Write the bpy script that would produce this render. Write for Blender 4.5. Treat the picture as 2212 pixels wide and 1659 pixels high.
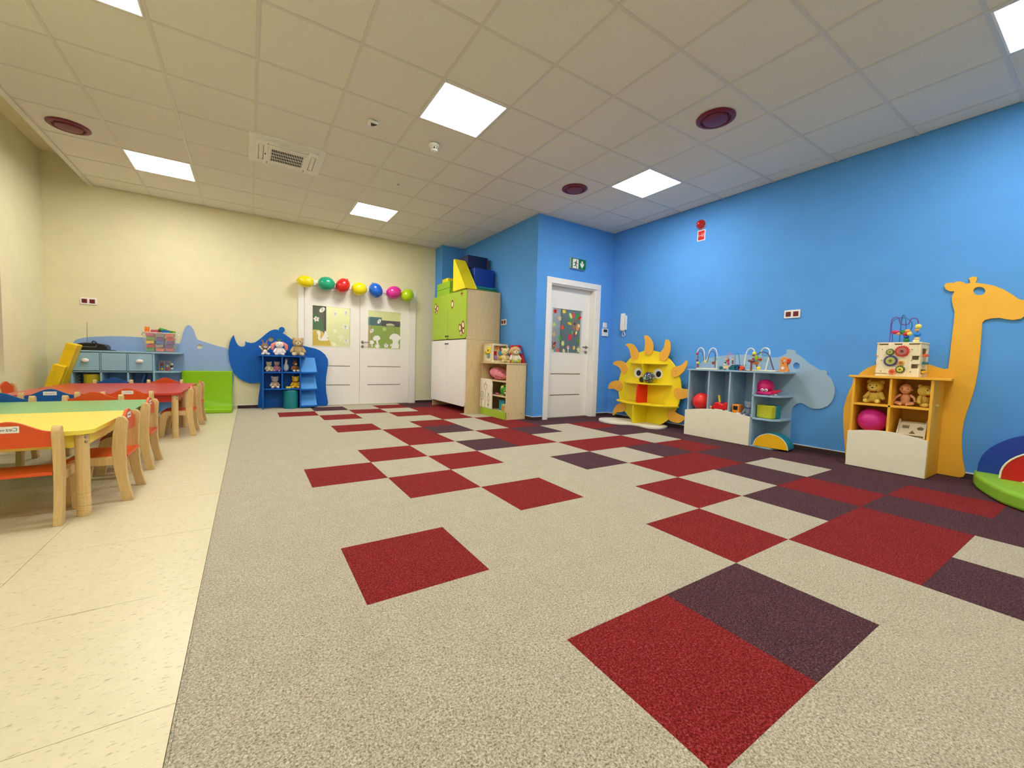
import bpy, math, random
from mathutils import Vector, Matrix
from mathutils.geometry import tessellate_polygon

for _o in list(bpy.data.objects):
    bpy.data.objects.remove(_o)
random.seed(7)
SC = bpy.context.scene
COL = SC.collection
PI = math.pi

# ------------------------------------------------------------------ camera
FPX = 878.925
CAM = Vector((-0.347366, -3.442202, 0.886615))
RT = Vector((0.840224, -0.541413, 0.029922))
UPV = Vector((0.006712, 0.065563, 0.997826))
FW = Vector((0.542198, 0.838196, -0.058722))
cam_d = bpy.data.cameras.new('camera')
cam_d.sensor_width = 36.0
cam_d.sensor_fit = 'HORIZONTAL'
cam_d.lens = FPX / 2212 * 36.0
cam_d.clip_start = 0.05
cam = bpy.data.objects.new('camera', cam_d)
COL.objects.link(cam)
cam.matrix_world = Matrix(((RT.x, UPV.x, -FW.x, CAM.x), (RT.y, UPV.y, -FW.y, CAM.y), (RT.z, UPV.z, -FW.z, CAM.z), (0, 0, 0, 1)))
SC.camera = cam

# ------------------------------------------------------------------ world, exposure, lamp strength
world = bpy.data.worlds.new('world')
SC.world = world
world.use_nodes = True
world.node_tree.nodes['Background'].inputs[0].default_value = (0.55, 0.6, 0.7, 1)
world.node_tree.nodes['Background'].inputs[1].default_value = 0.0
SC.view_settings.view_transform = 'Standard'
SC.view_settings.look = 'None'
SC.view_settings.gamma = 1.0
SC.view_settings.use_curve_mapping = False
SC.view_settings.exposure = 0.0
LED = (1.0, 0.93, 0.82)
LED_POWER = 35.5
TINT = (0.95, 0.88, 0.78)

# ------------------------------------------------------------------ photo pixel -> point on a plane of the room
def on(x, y, ax, v):
    d = RT * ((x - 1106) / FPX) - UPV * ((y - 829.5) / FPX) + FW
    return CAM + d * ((v - CAM[ax]) / d[ax])

def crop(o, s):
    return lambda p: (o[0] + p[0] * s, o[1] + p[1] * s)

def trace(pts, c, ax, v, zmin=0.006):
    out = []
    for p in pts:
        q = on(*c(p), ax, v)
        q.z = max(q.z, zmin)
        out.append(q)
    return out

def ring(cx, cy, rx, ry, n=20):
    return [(cx + rx * math.cos(2 * PI * i / n), cy + ry * math.sin(2 * PI * i / n)) for i in range(n)]

# ------------------------------------------------------------------ materials
def lin(c):
    c = c / 255.0
    return c / 12.92 if c <= 0.04045 else ((c + 0.055) / 1.055) ** 2.4

def alb(rgb):
    return tuple(min(0.9, max(0.004, lin(c) / t)) for c, t in zip(rgb, TINT)) + (1,)

MATS = {}
def mat(name, rgb, rough=0.5, var=0.05, scale=30, bump=0.0, bscale=200, metal=0.0, spec=0.5, coat=0.0, stretch=None, emit=None, es=1.0):
    if name in MATS:
        return MATS[name]
    m = bpy.data.materials.new(name)
    m.use_nodes = True
    nt = m.node_tree
    b = nt.nodes['Principled BSDF']
    b.inputs['Roughness'].default_value = rough
    b.inputs['Metallic'].default_value = metal
    b.inputs['Specular IOR Level'].default_value = spec
    b.inputs['Coat Weight'].default_value = coat
    c = alb(rgb)
    pos = nt.nodes.new('ShaderNodeNewGeometry')
    vec = pos.outputs['Position']
    if stretch:
        mp = nt.nodes.new('ShaderNodeMapping')
        mp.inputs['Scale'].default_value = stretch
        nt.links.new(vec, mp.inputs['Vector'])
        vec = mp.outputs['Vector']
    n = nt.nodes.new('ShaderNodeTexNoise')
    n.inputs['Scale'].default_value = scale
    n.inputs['Detail'].default_value = 3
    nt.links.new(vec, n.inputs['Vector'])
    r = nt.nodes.new('ShaderNodeValToRGB')
    r.color_ramp.elements[0].position = 0.3
    r.color_ramp.elements[1].position = 0.7
    r.color_ramp.elements[0].color = tuple(min(.92, x * (1 - var)) for x in c[:3]) + (1,)
    r.color_ramp.elements[1].color = tuple(min(.92, x * (1 + var)) for x in c[:3]) + (1,)
    nt.links.new(n.outputs['Fac'], r.inputs['Fac'])
    nt.links.new(r.outputs['Color'], b.inputs['Base Color'])
    if bump:
        n2 = nt.nodes.new('ShaderNodeTexNoise')
        n2.inputs['Scale'].default_value = bscale
        n2.inputs['Detail'].default_value = 2
        nt.links.new(pos.outputs['Position'], n2.inputs['Vector'])
        bp = nt.nodes.new('ShaderNodeBump')
        bp.inputs['Strength'].default_value = bump
        bp.inputs['Distance'].default_value = 0.004
        nt.links.new(n2.outputs['Fac'], bp.inputs['Height'])
        nt.links.new(bp.outputs['Normal'], b.inputs['Normal'])
    if emit:
        b.inputs['Emission Color'].default_value = emit + (1,)
        b.inputs['Emission Strength'].default_value = es
    MATS[name] = m
    return m

def carpet_mat(name, dark, light, hi, sheen=0.35):
    m = bpy.data.materials.new(name)
    m.use_nodes = True
    nt = m.node_tree
    b = nt.nodes['Principled BSDF']
    b.inputs['Roughness'].default_value = 0.95
    b.inputs['Specular IOR Level'].default_value = 0.1
    b.inputs['Sheen Weight'].default_value = sheen
    b.inputs['Sheen Roughness'].default_value = 0.6
    b.inputs['Sheen Tint'].default_value = alb(hi)
    g = nt.nodes.new('ShaderNodeNewGeometry')
    n = nt.nodes.new('ShaderNodeTexNoise')
    n.inputs['Scale'].default_value = 185
    n.inputs['Detail'].default_value = 4
    n.inputs['Roughness'].default_value = 0.6
    n.inputs['Distortion'].default_value = 0.8
    n3 = nt.nodes.new('ShaderNodeTexNoise')
    n3.inputs['Scale'].default_value = 9
    n3.inputs['Detail'].default_value = 3
    r = nt.nodes.new('ShaderNodeValToRGB')
    e = r.color_ramp.elements
    e[0].position = 0.36; e[0].color = alb(dark)
    e[1].position = 0.50; e[1].color = alb(light)
    h = e.new(0.66); h.color = alb(hi)
    mx = nt.nodes.new('ShaderNodeMix')
    mx.data_type = 'RGBA'; mx.blend_type = 'MULTIPLY'
    mx.inputs['Factor'].default_value = 1.0
    r3 = nt.nodes.new('ShaderNodeValToRGB')
    r3.color_ramp.elements[0].position = .3; r3.color_ramp.elements[0].color = (.88, .88, .88, 1)
    r3.color_ramp.elements[1].position = .7; r3.color_ramp.elements[1].color = (1, 1, 1, 1)
    bp = nt.nodes.new('ShaderNodeBump')
    bp.inputs['Strength'].default_value = 0.7
    bp.inputs['Distance'].default_value = 0.006
    L = nt.links.new
    L(g.outputs['Position'], n.inputs['Vector']); L(g.outputs['Position'], n3.inputs['Vector'])
    L(n.outputs['Fac'], r.inputs['Fac']); L(n3.outputs['Fac'], r3.inputs['Fac'])
    L(r.outputs['Color'], mx.inputs[6]); L(r3.outputs['Color'], mx.inputs[7])
    L(mx.outputs[2], b.inputs['Base Color'])
    L(n.outputs['Fac'], bp.inputs['Height']); L(bp.outputs['Normal'], b.inputs['Normal'])
    return m

def clear_mat(name, rgb, alpha, rough=0.05):
    m = bpy.data.materials.new(name)
    m.use_nodes = True
    nt = m.node_tree
    b = nt.nodes['Principled BSDF']
    b.inputs['Base Color'].default_value = alb(rgb)
    b.inputs['Roughness'].default_value = rough
    t = nt.nodes.new('ShaderNodeBsdfTransparent')
    t.inputs[0].default_value = (0.97, 0.98, 0.97, 1)
    mx = nt.nodes.new('ShaderNodeMixShader')
    mx.inputs[0].default_value = alpha
    nt.links.new(t.outputs[0], mx.inputs[1]); nt.links.new(b.outputs[0], mx.inputs[2])
    nt.links.new(mx.outputs[0], nt.nodes['Material Output'].inputs['Surface'])
    return m

def wood(name, a, b_, scale=14, axis=(9, 9, 0.8)):
    m = mat(name, a, 0.45, 0.10, scale, stretch=axis)
    r = [n for n in m.node_tree.nodes if n.type == 'VALTORGB'][0]
    r.color_ramp.elements[0].color = alb(a); r.color_ramp.elements[1].color = alb(b_)
    return m

# ------------------------------------------------------------------ mesh collector
class G:
    def __init__(s):
        s.v = []; s.f = []
    def add(s, vs, fs):
        k = len(s.v)
        s.v += [Vector(v) for v in vs]
        s.f += [tuple(i + k for i in f) for f in fs]
        return s
    def box(s, x0, x1, y0, y1, z0, z1):
        return s.add([(x, y, z) for z in (z0, z1) for y in (y0, y1) for x in (x0, x1)],
                     [(0, 2, 3, 1), (4, 5, 7, 6), (0, 1, 5, 4), (2, 6, 7, 3), (0, 4, 6, 2), (1, 3, 7, 5)])
    def obox(s, c, size, R=None):
        R = R or Matrix.Identity(3)
        c = Vector(c); hx, hy, hz = (a / 2 for a in size)
        return s.add([c + R @ Vector((x, y, z)) for z in (-hz, hz) for y in (-hy, hy) for x in (-hx, hx)],
                     [(0, 2, 3, 1), (4, 5, 7, 6), (0, 1, 5, 4), (2, 6, 7, 3), (0, 4, 6, 2), (1, 3, 7, 5)])
    def cyl(s, p0, p1, r0, r1=None, n=16, caps=True):
        r1 = r0 if r1 is None else r1
        p0 = Vector(p0); p1 = Vector(p1); d = (p1 - p0).normalized()
        a = d.orthogonal().normalized(); b = d.cross(a)
        vs = []
        for p, r in ((p0, r0), (p1, r1)):
            vs += [p + (a * math.cos(2 * PI * i / n) + b * math.sin(2 * PI * i / n)) * r for i in range(n)]
        fs = [(i, (i + 1) % n, n + (i + 1) % n, n + i) for i in range(n)]
        if caps:
            fs += [tuple(range(n))[::-1], tuple(range(n, 2 * n))]
        return s.add(vs, fs)
    def ell(s, c, r, R=None, n=16, k=10):
        R = R or Matrix.Identity(3)
        c = Vector(c)
        if not hasattr(r, '__len__'):
            r = (r, r, r)
        vs = [c + R @ Vector((0, 0, -r[2]))]
        for j in range(1, k):
            t = -PI / 2 + PI * j / k
            for i in range(n):
                a = 2 * PI * i / n
                vs.append(c + R @ Vector((r[0] * math.cos(t) * math.cos(a), r[1] * math.cos(t) * math.sin(a), r[2] * math.sin(t))))
        vs.append(c + R @ Vector((0, 0, r[2])))
        fs = [(0, 1 + (i + 1) % n, 1 + i) for i in range(n)]
        for j in range(k - 2):
            o = 1 + j * n
            fs += [(o + i, o + (i + 1) % n, o + n + (i + 1) % n, o + n + i) for i in range(n)]
        o = 1 + (k - 2) * n
        fs += [(o + i, o + (i + 1) % n, len(vs) - 1) for i in range(n)]
        return s.add(vs, fs)
    def lathe(s, prof, c=(0, 0, 0), R=None, n=24):
        R = R or Matrix.Identity(3); c = Vector(c)
        vs = []
        for r, z in prof:
            vs += [c + R @ Vector((r * math.cos(2 * PI * i / n), r * math.sin(2 * PI * i / n), z)) for i in range(n)]
        fs = []
        for j in range(len(prof) - 1):
            fs += [(j * n + i, j * n + (i + 1) % n, (j + 1) * n + (i + 1) % n, (j + 1) * n + i) for i in range(n)]
        fs += [tuple(range(n))[::-1], tuple(range((len(prof) - 1) * n, len(prof) * n))]
        return s.add(vs, fs)
    def tube(s, pts, r, n=8, closed=False):
        P = [Vector(p) for p in pts]
        m = len(P); vs = []; a = None
        for i in range(m):
            if closed:
                d = P[(i + 1) % m] - P[i - 1]
            else:
                d = P[min(i + 1, m - 1)] - P[max(i - 1, 0)]
            d.normalize()
            a = d.orthogonal().normalized() if a is None else (a - d * a.dot(d)).normalized()
            b = d.cross(a)
            rr = r[i] if hasattr(r, '__len__') else r
            vs += [P[i] + (a * math.cos(2 * PI * j / n) + b * math.sin(2 * PI * j / n)) * rr for j in range(n)]
        fs = []
        for i in range(m if closed else m - 1):
            k = (i + 1) % m
            fs += [(i * n + j, i * n + (j + 1) % n, k * n + (j + 1) % n, k * n + j) for j in range(n)]
        if not closed:
            fs += [tuple(range(n))[::-1], tuple(range((m - 1) * n, m * n))]
        return s.add(vs, fs)
    def plate(s, outer, off, holes=()):
        off = Vector(off)
        loops = [[Vector(p) for p in outer]] + [[Vector(p) for p in h] for h in holes]
        tris = tessellate_polygon(loops)
        flat = [p for l in loops for p in l]
        n = len(flat)
        k0 = tris[0]
        nrm = Vector((0, 0, 0))
        for t in tris:
            nrm += (flat[t[1]] - flat[t[0]]).cross(flat[t[2]] - flat[t[0]])
        if nrm.dot(off) < 0:
            tris = [t[::-1] for t in tris]
        fs = [tuple(a + n for a in t) for t in tris] + [t[::-1] for t in tris]
        o = 0
        for l in loops:
            m = len(l)
            fs += [(o + i, o + (i + 1) % m, o + n + (i + 1) % m, o + n + i) for i in range(m)]
            o += m
        return s.add(flat + [p + off for p in flat], fs)
    def poly(s, pts2, ax, v, t):
        """flat outline (u,w) in the plane ax=v, thickness t along +ax; ax 0: (y,z), 1: (x,z), 2: (x,y)"""
        f = {0: lambda p: (v, p[0], p[1]), 1: lambda p: (p[0], v, p[1]), 2: lambda p: (p[0], p[1], v)}[ax]
        off = [0, 0, 0]; off[ax] = t
        return s.plate([f(p) for p in pts2], off)

WM = {}
def wm(o):
    return WM.get(o.name, Matrix.Identity(4)) if o else Matrix.Identity(4)

def build(name, g, m, parent=None, world=False, bevel=0.0, smooth=True, ang=35, seg=2, subsurf=0):
    me = bpy.data.meshes.new(name)
    vs = g.v
    if world and parent is not None:
        inv = wm(parent).inverted()
        vs = [inv @ v for v in vs]
    me.from_pydata([tuple(v) for v in vs], [], g.f)
    import bmesh
    bm = bmesh.new(); bm.from_mesh(me)
    bmesh.ops.recalc_face_normals(bm, faces=bm.faces)
    bm.to_mesh(me); bm.free()
    me.update()
    if smooth:
        me.shade_smooth()
        me.set_sharp_from_angle(angle=math.radians(ang))
    o = bpy.data.objects.new(name, me)
    COL.objects.link(o)
    me.materials.append(m)
    if parent is not None:
        o.parent = parent
        WM[o.name] = wm(parent)
    if bevel:
        b = o.modifiers.new('bevel', 'BEVEL')
        b.width = bevel; b.segments = seg; b.limit_method = 'ANGLE'; b.angle_limit = math.radians(40)
    if subsurf:
        sm = o.modifiers.new('subsurf', 'SUBSURF'); sm.levels = subsurf; sm.render_levels = subsurf
    return o

def T(name, label, cat, loc=(0, 0, 0), rz=0.0, group=None, scale=1.0, rot=None):
    o = bpy.data.objects.new(name, None)
    o.empty_display_size = 0.05
    COL.objects.link(o)
    o.location = loc
    o.rotation_euler = rot if rot else (0, 0, rz)
    o.scale = (scale,) * 3
    from mathutils import Euler
    WM[o.name] = Matrix.LocRotScale(Vector(loc), Euler(rot if rot else (0, 0, rz)), Vector((scale,) * 3))
    tag(o, label, cat, group)
    return o

def tag(o, label, cat, group=None):
    o['label'] = label; o['category'] = cat
    if group:
        o['group'] = group
    return o

def S(name, g, m, label, cat, loc=(0, 0, 0), group=None, bevel=0.0, world=True, **k):
    """a thing that is one mesh, origin at loc"""
    L = Vector(loc)
    if world:
        g.v = [v - L for v in g.v]
    o = build(name, g, m, None, bevel=bevel, **k)
    o.location = L
    WM[o.name] = Matrix.Translation(L)
    return tag(o, label, cat, group)

def struct(name, g, m, parent=None, **k):
    o = build(name, g, m, parent, **k)
    if parent is None:
        o['kind'] = 'structure'
    return o

def dup(root, loc, rz, label=None, group=None):
    r = root.copy(); COL.objects.link(r)
    r.location = loc; r.rotation_euler = (0, 0, rz)
    if label: r['label'] = label
    if group: r['group'] = group
    for ch in list(root.children):
        c = ch.copy(); COL.objects.link(c); c.parent = r
        for gch in ch.children:
            d = gch.copy(); COL.objects.link(d); d.parent = c
    return r

def text_mesh(txt, size):
    c = bpy.data.curves.new('lettering', 'FONT')
    c.body = txt; c.size = size; c.align_x = 'CENTER'; c.align_y = 'CENTER'
    o = bpy.data.objects.new('lettering', c); COL.objects.link(o)
    dg = bpy.context.evaluated_depsgraph_get()
    me = bpy.data.meshes.new_from_object(o.evaluated_get(dg))
    vs = [v.co.copy() for v in me.vertices]; fs = [tuple(p.vertices) for p in me.polygons]
    bpy.data.objects.remove(o); bpy.data.curves.remove(c); bpy.data.meshes.remove(me)
    return vs, fs

def rotz(a): return Matrix.Rotation(a, 3, 'Z')
def rotx(a): return Matrix.Rotation(a, 3, 'X')
def roty(a): return Matrix.Rotation(a, 3, 'Y')

def arcpts(c, r, a0, a1, n):
    return [(c[0] + r * math.cos(a0 + (a1 - a0) * i / n), c[1] + r * math.sin(a0 + (a1 - a0) * i / n)) for i in range(n + 1)]

def rrect(x0, x1, y0, y1, r, n=5):
    p = []
    for cx, cy, a in ((x1 - r, y1 - r, 0), (x0 + r, y1 - r, PI / 2), (x0 + r, y0 + r, PI), (x1 - r, y0 + r, 1.5 * PI)):
        p += arcpts((cx, cy), r, a, a + PI / 2, n)
    return p

def smooth_path(pts, n=6):
    """Catmull-Rom through 3D points"""
    P = [Vector(p) for p in pts]
    out = []
    for i in range(len(P) - 1):
        p0 = P[max(i - 1, 0)]; p1 = P[i]; p2 = P[i + 1]; p3 = P[min(i + 2, len(P) - 1)]
        for j in range(n):
            t = j / n
            out.append(0.5 * ((2 * p1) + (p2 - p0) * t + (2 * p0 - 5 * p1 + 4 * p2 - p3) * t * t + (3 * p1 - p0 - 3 * p2 + p3) * t ** 3))
    out.append(P[-1])
    return out

def sm2(pts, n=4):
    """smooth a closed 2D outline"""
    m = len(pts); out = []
    for i in range(m):
        p0, p1, p2, p3 = (Vector(pts[(i + k - 1) % m]) for k in range(4))
        for j in range(n):
            t = j / n
            out.append(tuple(0.5 * ((2 * p1) + (p2 - p0) * t + (2 * p0 - 5 * p1 + 4 * p2 - p3) * t * t + (3 * p1 - p0 - 3 * p2 + p3) * t ** 3)))
    return out
# ------------------------------------------------------------------ shared materials
XR, XL, YF, YB, XC, YD, H = 4.73, -2.53, 4.20, -5.0, 3.18, 1.43, 3.011
m_cream = mat('cream_paint', (226, 215, 172), 0.85, 0.02, 6, bump=0.12, bscale=220)
m_blue = mat('blue_paint', (84, 152, 240), 0.8, 0.03, 5, bump=0.12, bscale=220)
m_white = mat('white_lacquer', (240, 234, 218), 0.35, 0.01, 10)
m_plastic = mat('white_plastic', (236, 232, 220), 0.35, 0.01, 10)
m_tile = mat('ceiling_tile', (226, 217, 197), 0.95, 0.06, 260, bump=0.25, bscale=330)
m_grid = mat('grid_metal', (212, 203, 184), 0.3, 0.01, 10)
m_black = mat('black_plastic', (18, 18, 20), 0.4, 0.1, 40)
m_dark = mat('dark_void', (24, 20, 22), 0.8, 0.1, 40)
m_skirt = mat('skirting_carpet', (60, 44, 42), 0.9, 0.2, 150, bump=0.3)
m_steel = mat('brushed_steel', (150, 142, 128), 0.35, 0.05, 60, metal=0.9)
m_wood = wood('beech', (204, 166, 104), (216, 182, 122))
m_maple = wood('maple_laminate', (214, 184, 130), (226, 200, 150), 10, (8, 8, 0.7))
m_plywood = wood('pale_plywood', (232, 212, 168), (240, 226, 190), 10, (6, 6, 1))
m_seam = mat('floor_seam', (158, 140, 108), 0.8)
m_cl = carpet_mat('carpet_light', (96, 84, 68), (168, 155, 129), (214, 203, 180), 0.9)
m_cr = carpet_mat('carpet_red', (78, 4, 8), (124, 22, 27), (164, 70, 66), 0.3)
m_cd = carpet_mat('carpet_dark', (36, 14, 20), (72, 42, 48), (112, 80, 82))
m_glass = clear_mat('window_glass', (235, 240, 235), 0.06)

def vinyl():
    m = mat('vinyl_sheet', (210, 196, 160), 0.32, 0.03, 22, spec=0.4)
    nt = m.node_tree
    b = nt.nodes['Principled BSDF']
    g = [n for n in nt.nodes if n.type == 'NEW_GEOMETRY'][0]
    v = nt.nodes.new('ShaderNodeTexNoise'); v.inputs['Scale'].default_value = 85; v.inputs['Detail'].default_value = 2
    mp = nt.nodes.new('ShaderNodeMapping'); mp.inputs['Scale'].default_value = (0.55, 1.4, 1)
    r = nt.nodes.new('ShaderNodeValToRGB')
    r.color_ramp.elements[0].position = .27; r.color_ramp.elements[0].color = (.62, .6, .56, 1)
    r.color_ramp.elements[1].position = .40; r.color_ramp.elements[1].color = (1, 1, 1, 1)
    mx = nt.nodes.new('ShaderNodeMix'); mx.data_type = 'RGBA'; mx.blend_type = 'MULTIPLY'; mx.inputs['Factor'].default_value = 1
    old = b.inputs['Base Color'].links[0].from_socket
    nt.links.new(g.outputs['Position'], mp.inputs['Vector']); nt.links.new(mp.outputs[0], v.inputs['Vector'])
    nt.links.new(v.outputs['Fac'], r.inputs['Fac'])
    nt.links.new(old, mx.inputs[6]); nt.links.new(r.outputs['Color'], mx.inputs[7])
    nt.links.new(mx.outputs[2], b.inputs['Base Color'])
    return m
m_vinyl = vinyl()

# ------------------------------------------------------------------ floor: carpet tiles and vinyl tiles
floor = struct('floor', G().box(XL - .2, XR + .2, YB - .2, YF + .2, -0.15, -0.008), m_seam)
XE = -0.507
RED = {(0, -7), (1, -6), (2, -7), (3, -8), (3, -6), (4, -7), (4, -6), (4, -5), (5, -8), (5, -7), (5, -6), (5, -4), (5, -3), (3, -4), (2, -3), (2, -2), (1, -4), (4, -2), (4, -1),
       (7, -2), (5, 0), (6, 0), (7, 1), (5, 2), (6, 2), (4, 3), (6, 4), (3, 4), (4, 5), (5, 5), (7, 5), (1, 5), (0, 3), (0, 0), (1, 1), (2, 2), (1, -1), (2, 0)}
DARK = {(1, -8), (4, -8), (3, -3), (5, -2), (7, -1), (3, -1), (4, 1), (6, 1), (7, 2), (6, 3), (7, 4), (5, 4), (6, 5), (2, 5), (4, 6), (6, 6), (7, 6), (4, -9), (5, -9)}
LIGHT = {(6, -2), (6, -1), (7, 0), (7, 3), (5, 6), (6, 7)}
def tile_mesh(name, x0, x1, y0, y1, m, gap=0.0003):
    g = G().box(x0 + gap, x1 - gap, y0 + gap, y1 - gap, -0.008, 0.0)
    me = bpy.data.meshes.new(name)
    me.from_pydata([tuple(v) for v in g.v], [], g.f); me.materials.append(m)
    return me
CT = {k: tile_mesh('carpet_tile', 0, .5, 0, .5, m) for k, m in (('L', m_cl), ('R', m_cr), ('D', m_cd))}
def child(name, me, loc, parent):
    o = bpy.data.objects.new(name, me); COL.objects.link(o); o.parent = parent; o.location = loc
    return o
for u in range(-2, 10):
    for v in range(-9, 10):
        x0, x1 = max(.5 * u, XE), min(.5 * u + .5, XR)
        y1, y0 = min(-.5 * v, YF), max(-.5 * v - .5, YB)
        if x1 - x0 < .003 or y1 - y0 < .02 or (x0 > XC - .02 and y0 > YD - .02) or x1 <= XE:
            continue
        k = 'R' if (u, v) in RED else 'D' if (u, v) in DARK else 'L' if (u, v) in LIGHT else 'D' if (u >= 8 or (u >= 6 and v <= -3)) else 'L'
        if abs(x1 - x0 - .5) < 1e-6 and abs(y1 - y0 - .5) < 1e-6:
            child('carpet_tile', CT[k], (x0, y0, 0), floor)
        else:
            child('carpet_tile', tile_mesh('carpet_tile', 0, x1 - x0, 0, y1 - y0, {'L': m_cl, 'R': m_cr, 'D': m_cd}[k]), (x0, y0, 0), floor)
VT = .6105
vfull = tile_mesh('vinyl_tile', 0, VT, 0, VT, m_vinyl, 0.0009)
for i in range(5):
    for j in range(-6, 12):
        x1 = XE - .0004 - VT * i; x0 = max(x1 - VT, XL)
        y0 = max(-2.178 + VT * j, YB); y1 = min(-2.178 + VT * (j + 1), YF)
        if x1 - x0 < .02 or y1 - y0 < .02: continue
        if i == 0 and j == 0:
            g_ = .0009
            pl_ = [(g_, g_), (VT - g_, g_), (VT - g_, VT - g_), (.38, VT - g_), (.34, VT - .0022), (.30, VT - .0034), (.26, VT - .0030), (.20, VT - g_), (g_, VT - g_)]
            build('vinyl_tile', G().plate([(x0 + a_, y0 + b_, -.008) for a_, b_ in pl_], (0, 0, .008)), m_vinyl, floor, smooth=False)
        elif x1 - x0 > VT - 1e-4 and y1 - y0 > VT - 1e-4:
            child('vinyl_tile', vfull, (x0, y0, 0.0), floor)
        else:
            child('vinyl_tile', tile_mesh('vinyl_tile', 0, x1 - x0, 0, y1 - y0, m_vinyl, .0009), (x0, y0, 0), floor)

# ------------------------------------------------------------------ ceiling: slab, tiles, runners
EX = -2.084
ceil = struct('ceiling', G().box(EX, XR + .2, YB - .2, YF + .2, H + .035, H + .2), m_tile)
LIGHTS = [(x, y) for y in (2.896, -0.104, -3.104) for x in (-1.184, 1.216, 3.616) if not (x > 3 and y > 1.5)]
gx = [EX + .6 * i for i in range(12)] + [XR]
gy = [-1.004 + .6 * k for k in range(-6, 9)]
gy = [YB] + gy + [YF]
full = {}
for i in range(len(gx) - 1):
    for j in range(len(gy) - 1):
        x0, x1, y0, y1 = gx[i], gx[i + 1], gy[j], gy[j + 1]
        if x0 > XC - .05 and y0 > YD: continue
        if any(x0 < a < x1 and y0 < b < y1 for a, b in LIGHTS): continue
        w, d = round(x1 - x0, 4), round(y1 - y0, 4)
        if w < .03 or d < .03: continue
        if (w, d) not in full:
            g = G().box(.011, w - .011, .011, d - .011, .004, .022)
            me = bpy.data.meshes.new('ceiling_tile')
            me.from_pydata([tuple(v) for v in g.v], [], g.f); me.materials.append(m_tile)
            full[(w, d)] = me
        child('ceiling_tile', full[(w, d)], (x0, y0, H), ceil)
for x in gx[:-1]:
    y1 = YF if x < XC - .05 else YD
    build('ceiling_runner', G().box(x - .012, x + .012, YB, y1, H, H + .03), m_grid, ceil)
for y in gy[1:-1]:
    x1 = XR if y < YD else XC
    build('ceiling_runner', G().box(EX, x1, y - .012, y + .012, H + .0007, H + .03), m_grid, ceil)
build('edge_profile', G().box(EX - .02, EX + .03, YB, YF, H - .012, H + .34), m_grid, ceil)
struct('trim_1', G().box(XL - .1, EX - .02, YB, YF, H + .32, H + .42), m_cream)

# ------------------------------------------------------------------ walls
g = G().box(XL - .1, .40, YF, YF + .15, 0, H + .4).box(2.25, 2.75, YF, YF + .15, 0, H + .1).box(.40, 2.25, YF, YF + .15, 2.05, H + .1)
wall_back = struct('wall_back', g, m_cream)
struct('wall_column', G().box(2.73, XC, 3.87, YF, 0, H + .03), m_blue)
g = G().box(3.18, 3.44, YD, YD + .12, 0, H + .03).box(4.38, XR, YD, YD + .12, 0, H + .03).box(3.44, 4.38, YD, YD + .12, 2.07, H + .03)
struct('wall_alcove_door', g, m_blue)
struct('wall_alcove', G().box(XC, XC + .12, YD + .12, YF + .15, 0, H + .03), m_blue)
struct('wall_right', G().box(XR, XR + .15, YB - .1, YD + .12, 0, H + .03), m_blue)
wy = on(8, 760, 0, XL).y
g = G().box(XL - .15, XL, wy, YF, 0, H + .4).box(XL - .15, XL, YB, wy - 2.6, 0, H + .4).box(XL - .15, XL, wy - 2.6, wy, 2.45, H + .4)
g.box(XL - .15, XL, wy - 2.6, wy, 0, .55)
struct('wall_left', g, m_cream)
struct('wall_front', G().box(XL - .1, XR + .1, YB - .15, YB, 0, H + .4), m_cream)
w1 = bpy.data.objects.new('window_1', None); COL.objects.link(w1); w1['kind'] = 'structure'; w1.location = (XL - .12, wy - 1.3, .55)
WM['window_1'] = Matrix.Translation((XL - .12, wy - 1.3, .55))
g = G().box(XL - .14, XL - .09, wy - .07, wy, .55, 2.45).box(XL - .14, XL - .09, wy - 2.6, wy - 2.53, .55, 2.45).box(XL - .14, XL - .09, wy - 2.53, wy - .07, .55, .62).box(XL - .14, XL - .09, wy - 2.53, wy - .07, 2.38, 2.45).box(XL - .14, XL - .09, wy - 1.34, wy - 1.26, .62, 2.38)
build('window_frame', g, m_white, w1, world=True, bevel=.004)
for a, b in ((wy - 2.53, wy - 1.34), (wy - 1.26, wy - .07)):
    build('pane', G().box(XL - .118, XL - .112, a, b, .62, 2.38), m_glass, w1, world=True)

# baseboards: dark carpet strip with a white cap
def base(name, x0, x1, y0, y1, m=m_skirt):
    o = struct(name, G().box(x0, x1, y0, y1, 0, .05), m)
    build('cap', G().box(x0, x1, y0, y1, .05, .058), m_white, o)
base('baseboard_back', XE, .33, YF - .012, YF)
base('baseboard_back_right', 2.36, 2.73, YF - .012, YF)
base('baseboard_back_vinyl', XL, XE, YF - .012, YF, m_vinyl)
base('baseboard_column', 2.718, 2.73, 3.87, YF - .012)
base('baseboard_column_front', 2.718, XC, 3.858, 3.87)
base('baseboard_alcove', XC - .012, XC, YD, 3.858)
base('baseboard_alcove_door', XC, 3.35, YD - .012, YD)
base('baseboard_alcove_right', 4.47, XR, YD - .012, YD)
base('baseboard_right', XR - .012, XR, YB, YD - .012)
base('baseboard_left', XL, XL + .012, YB, YF - .012, m_vinyl)

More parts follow.
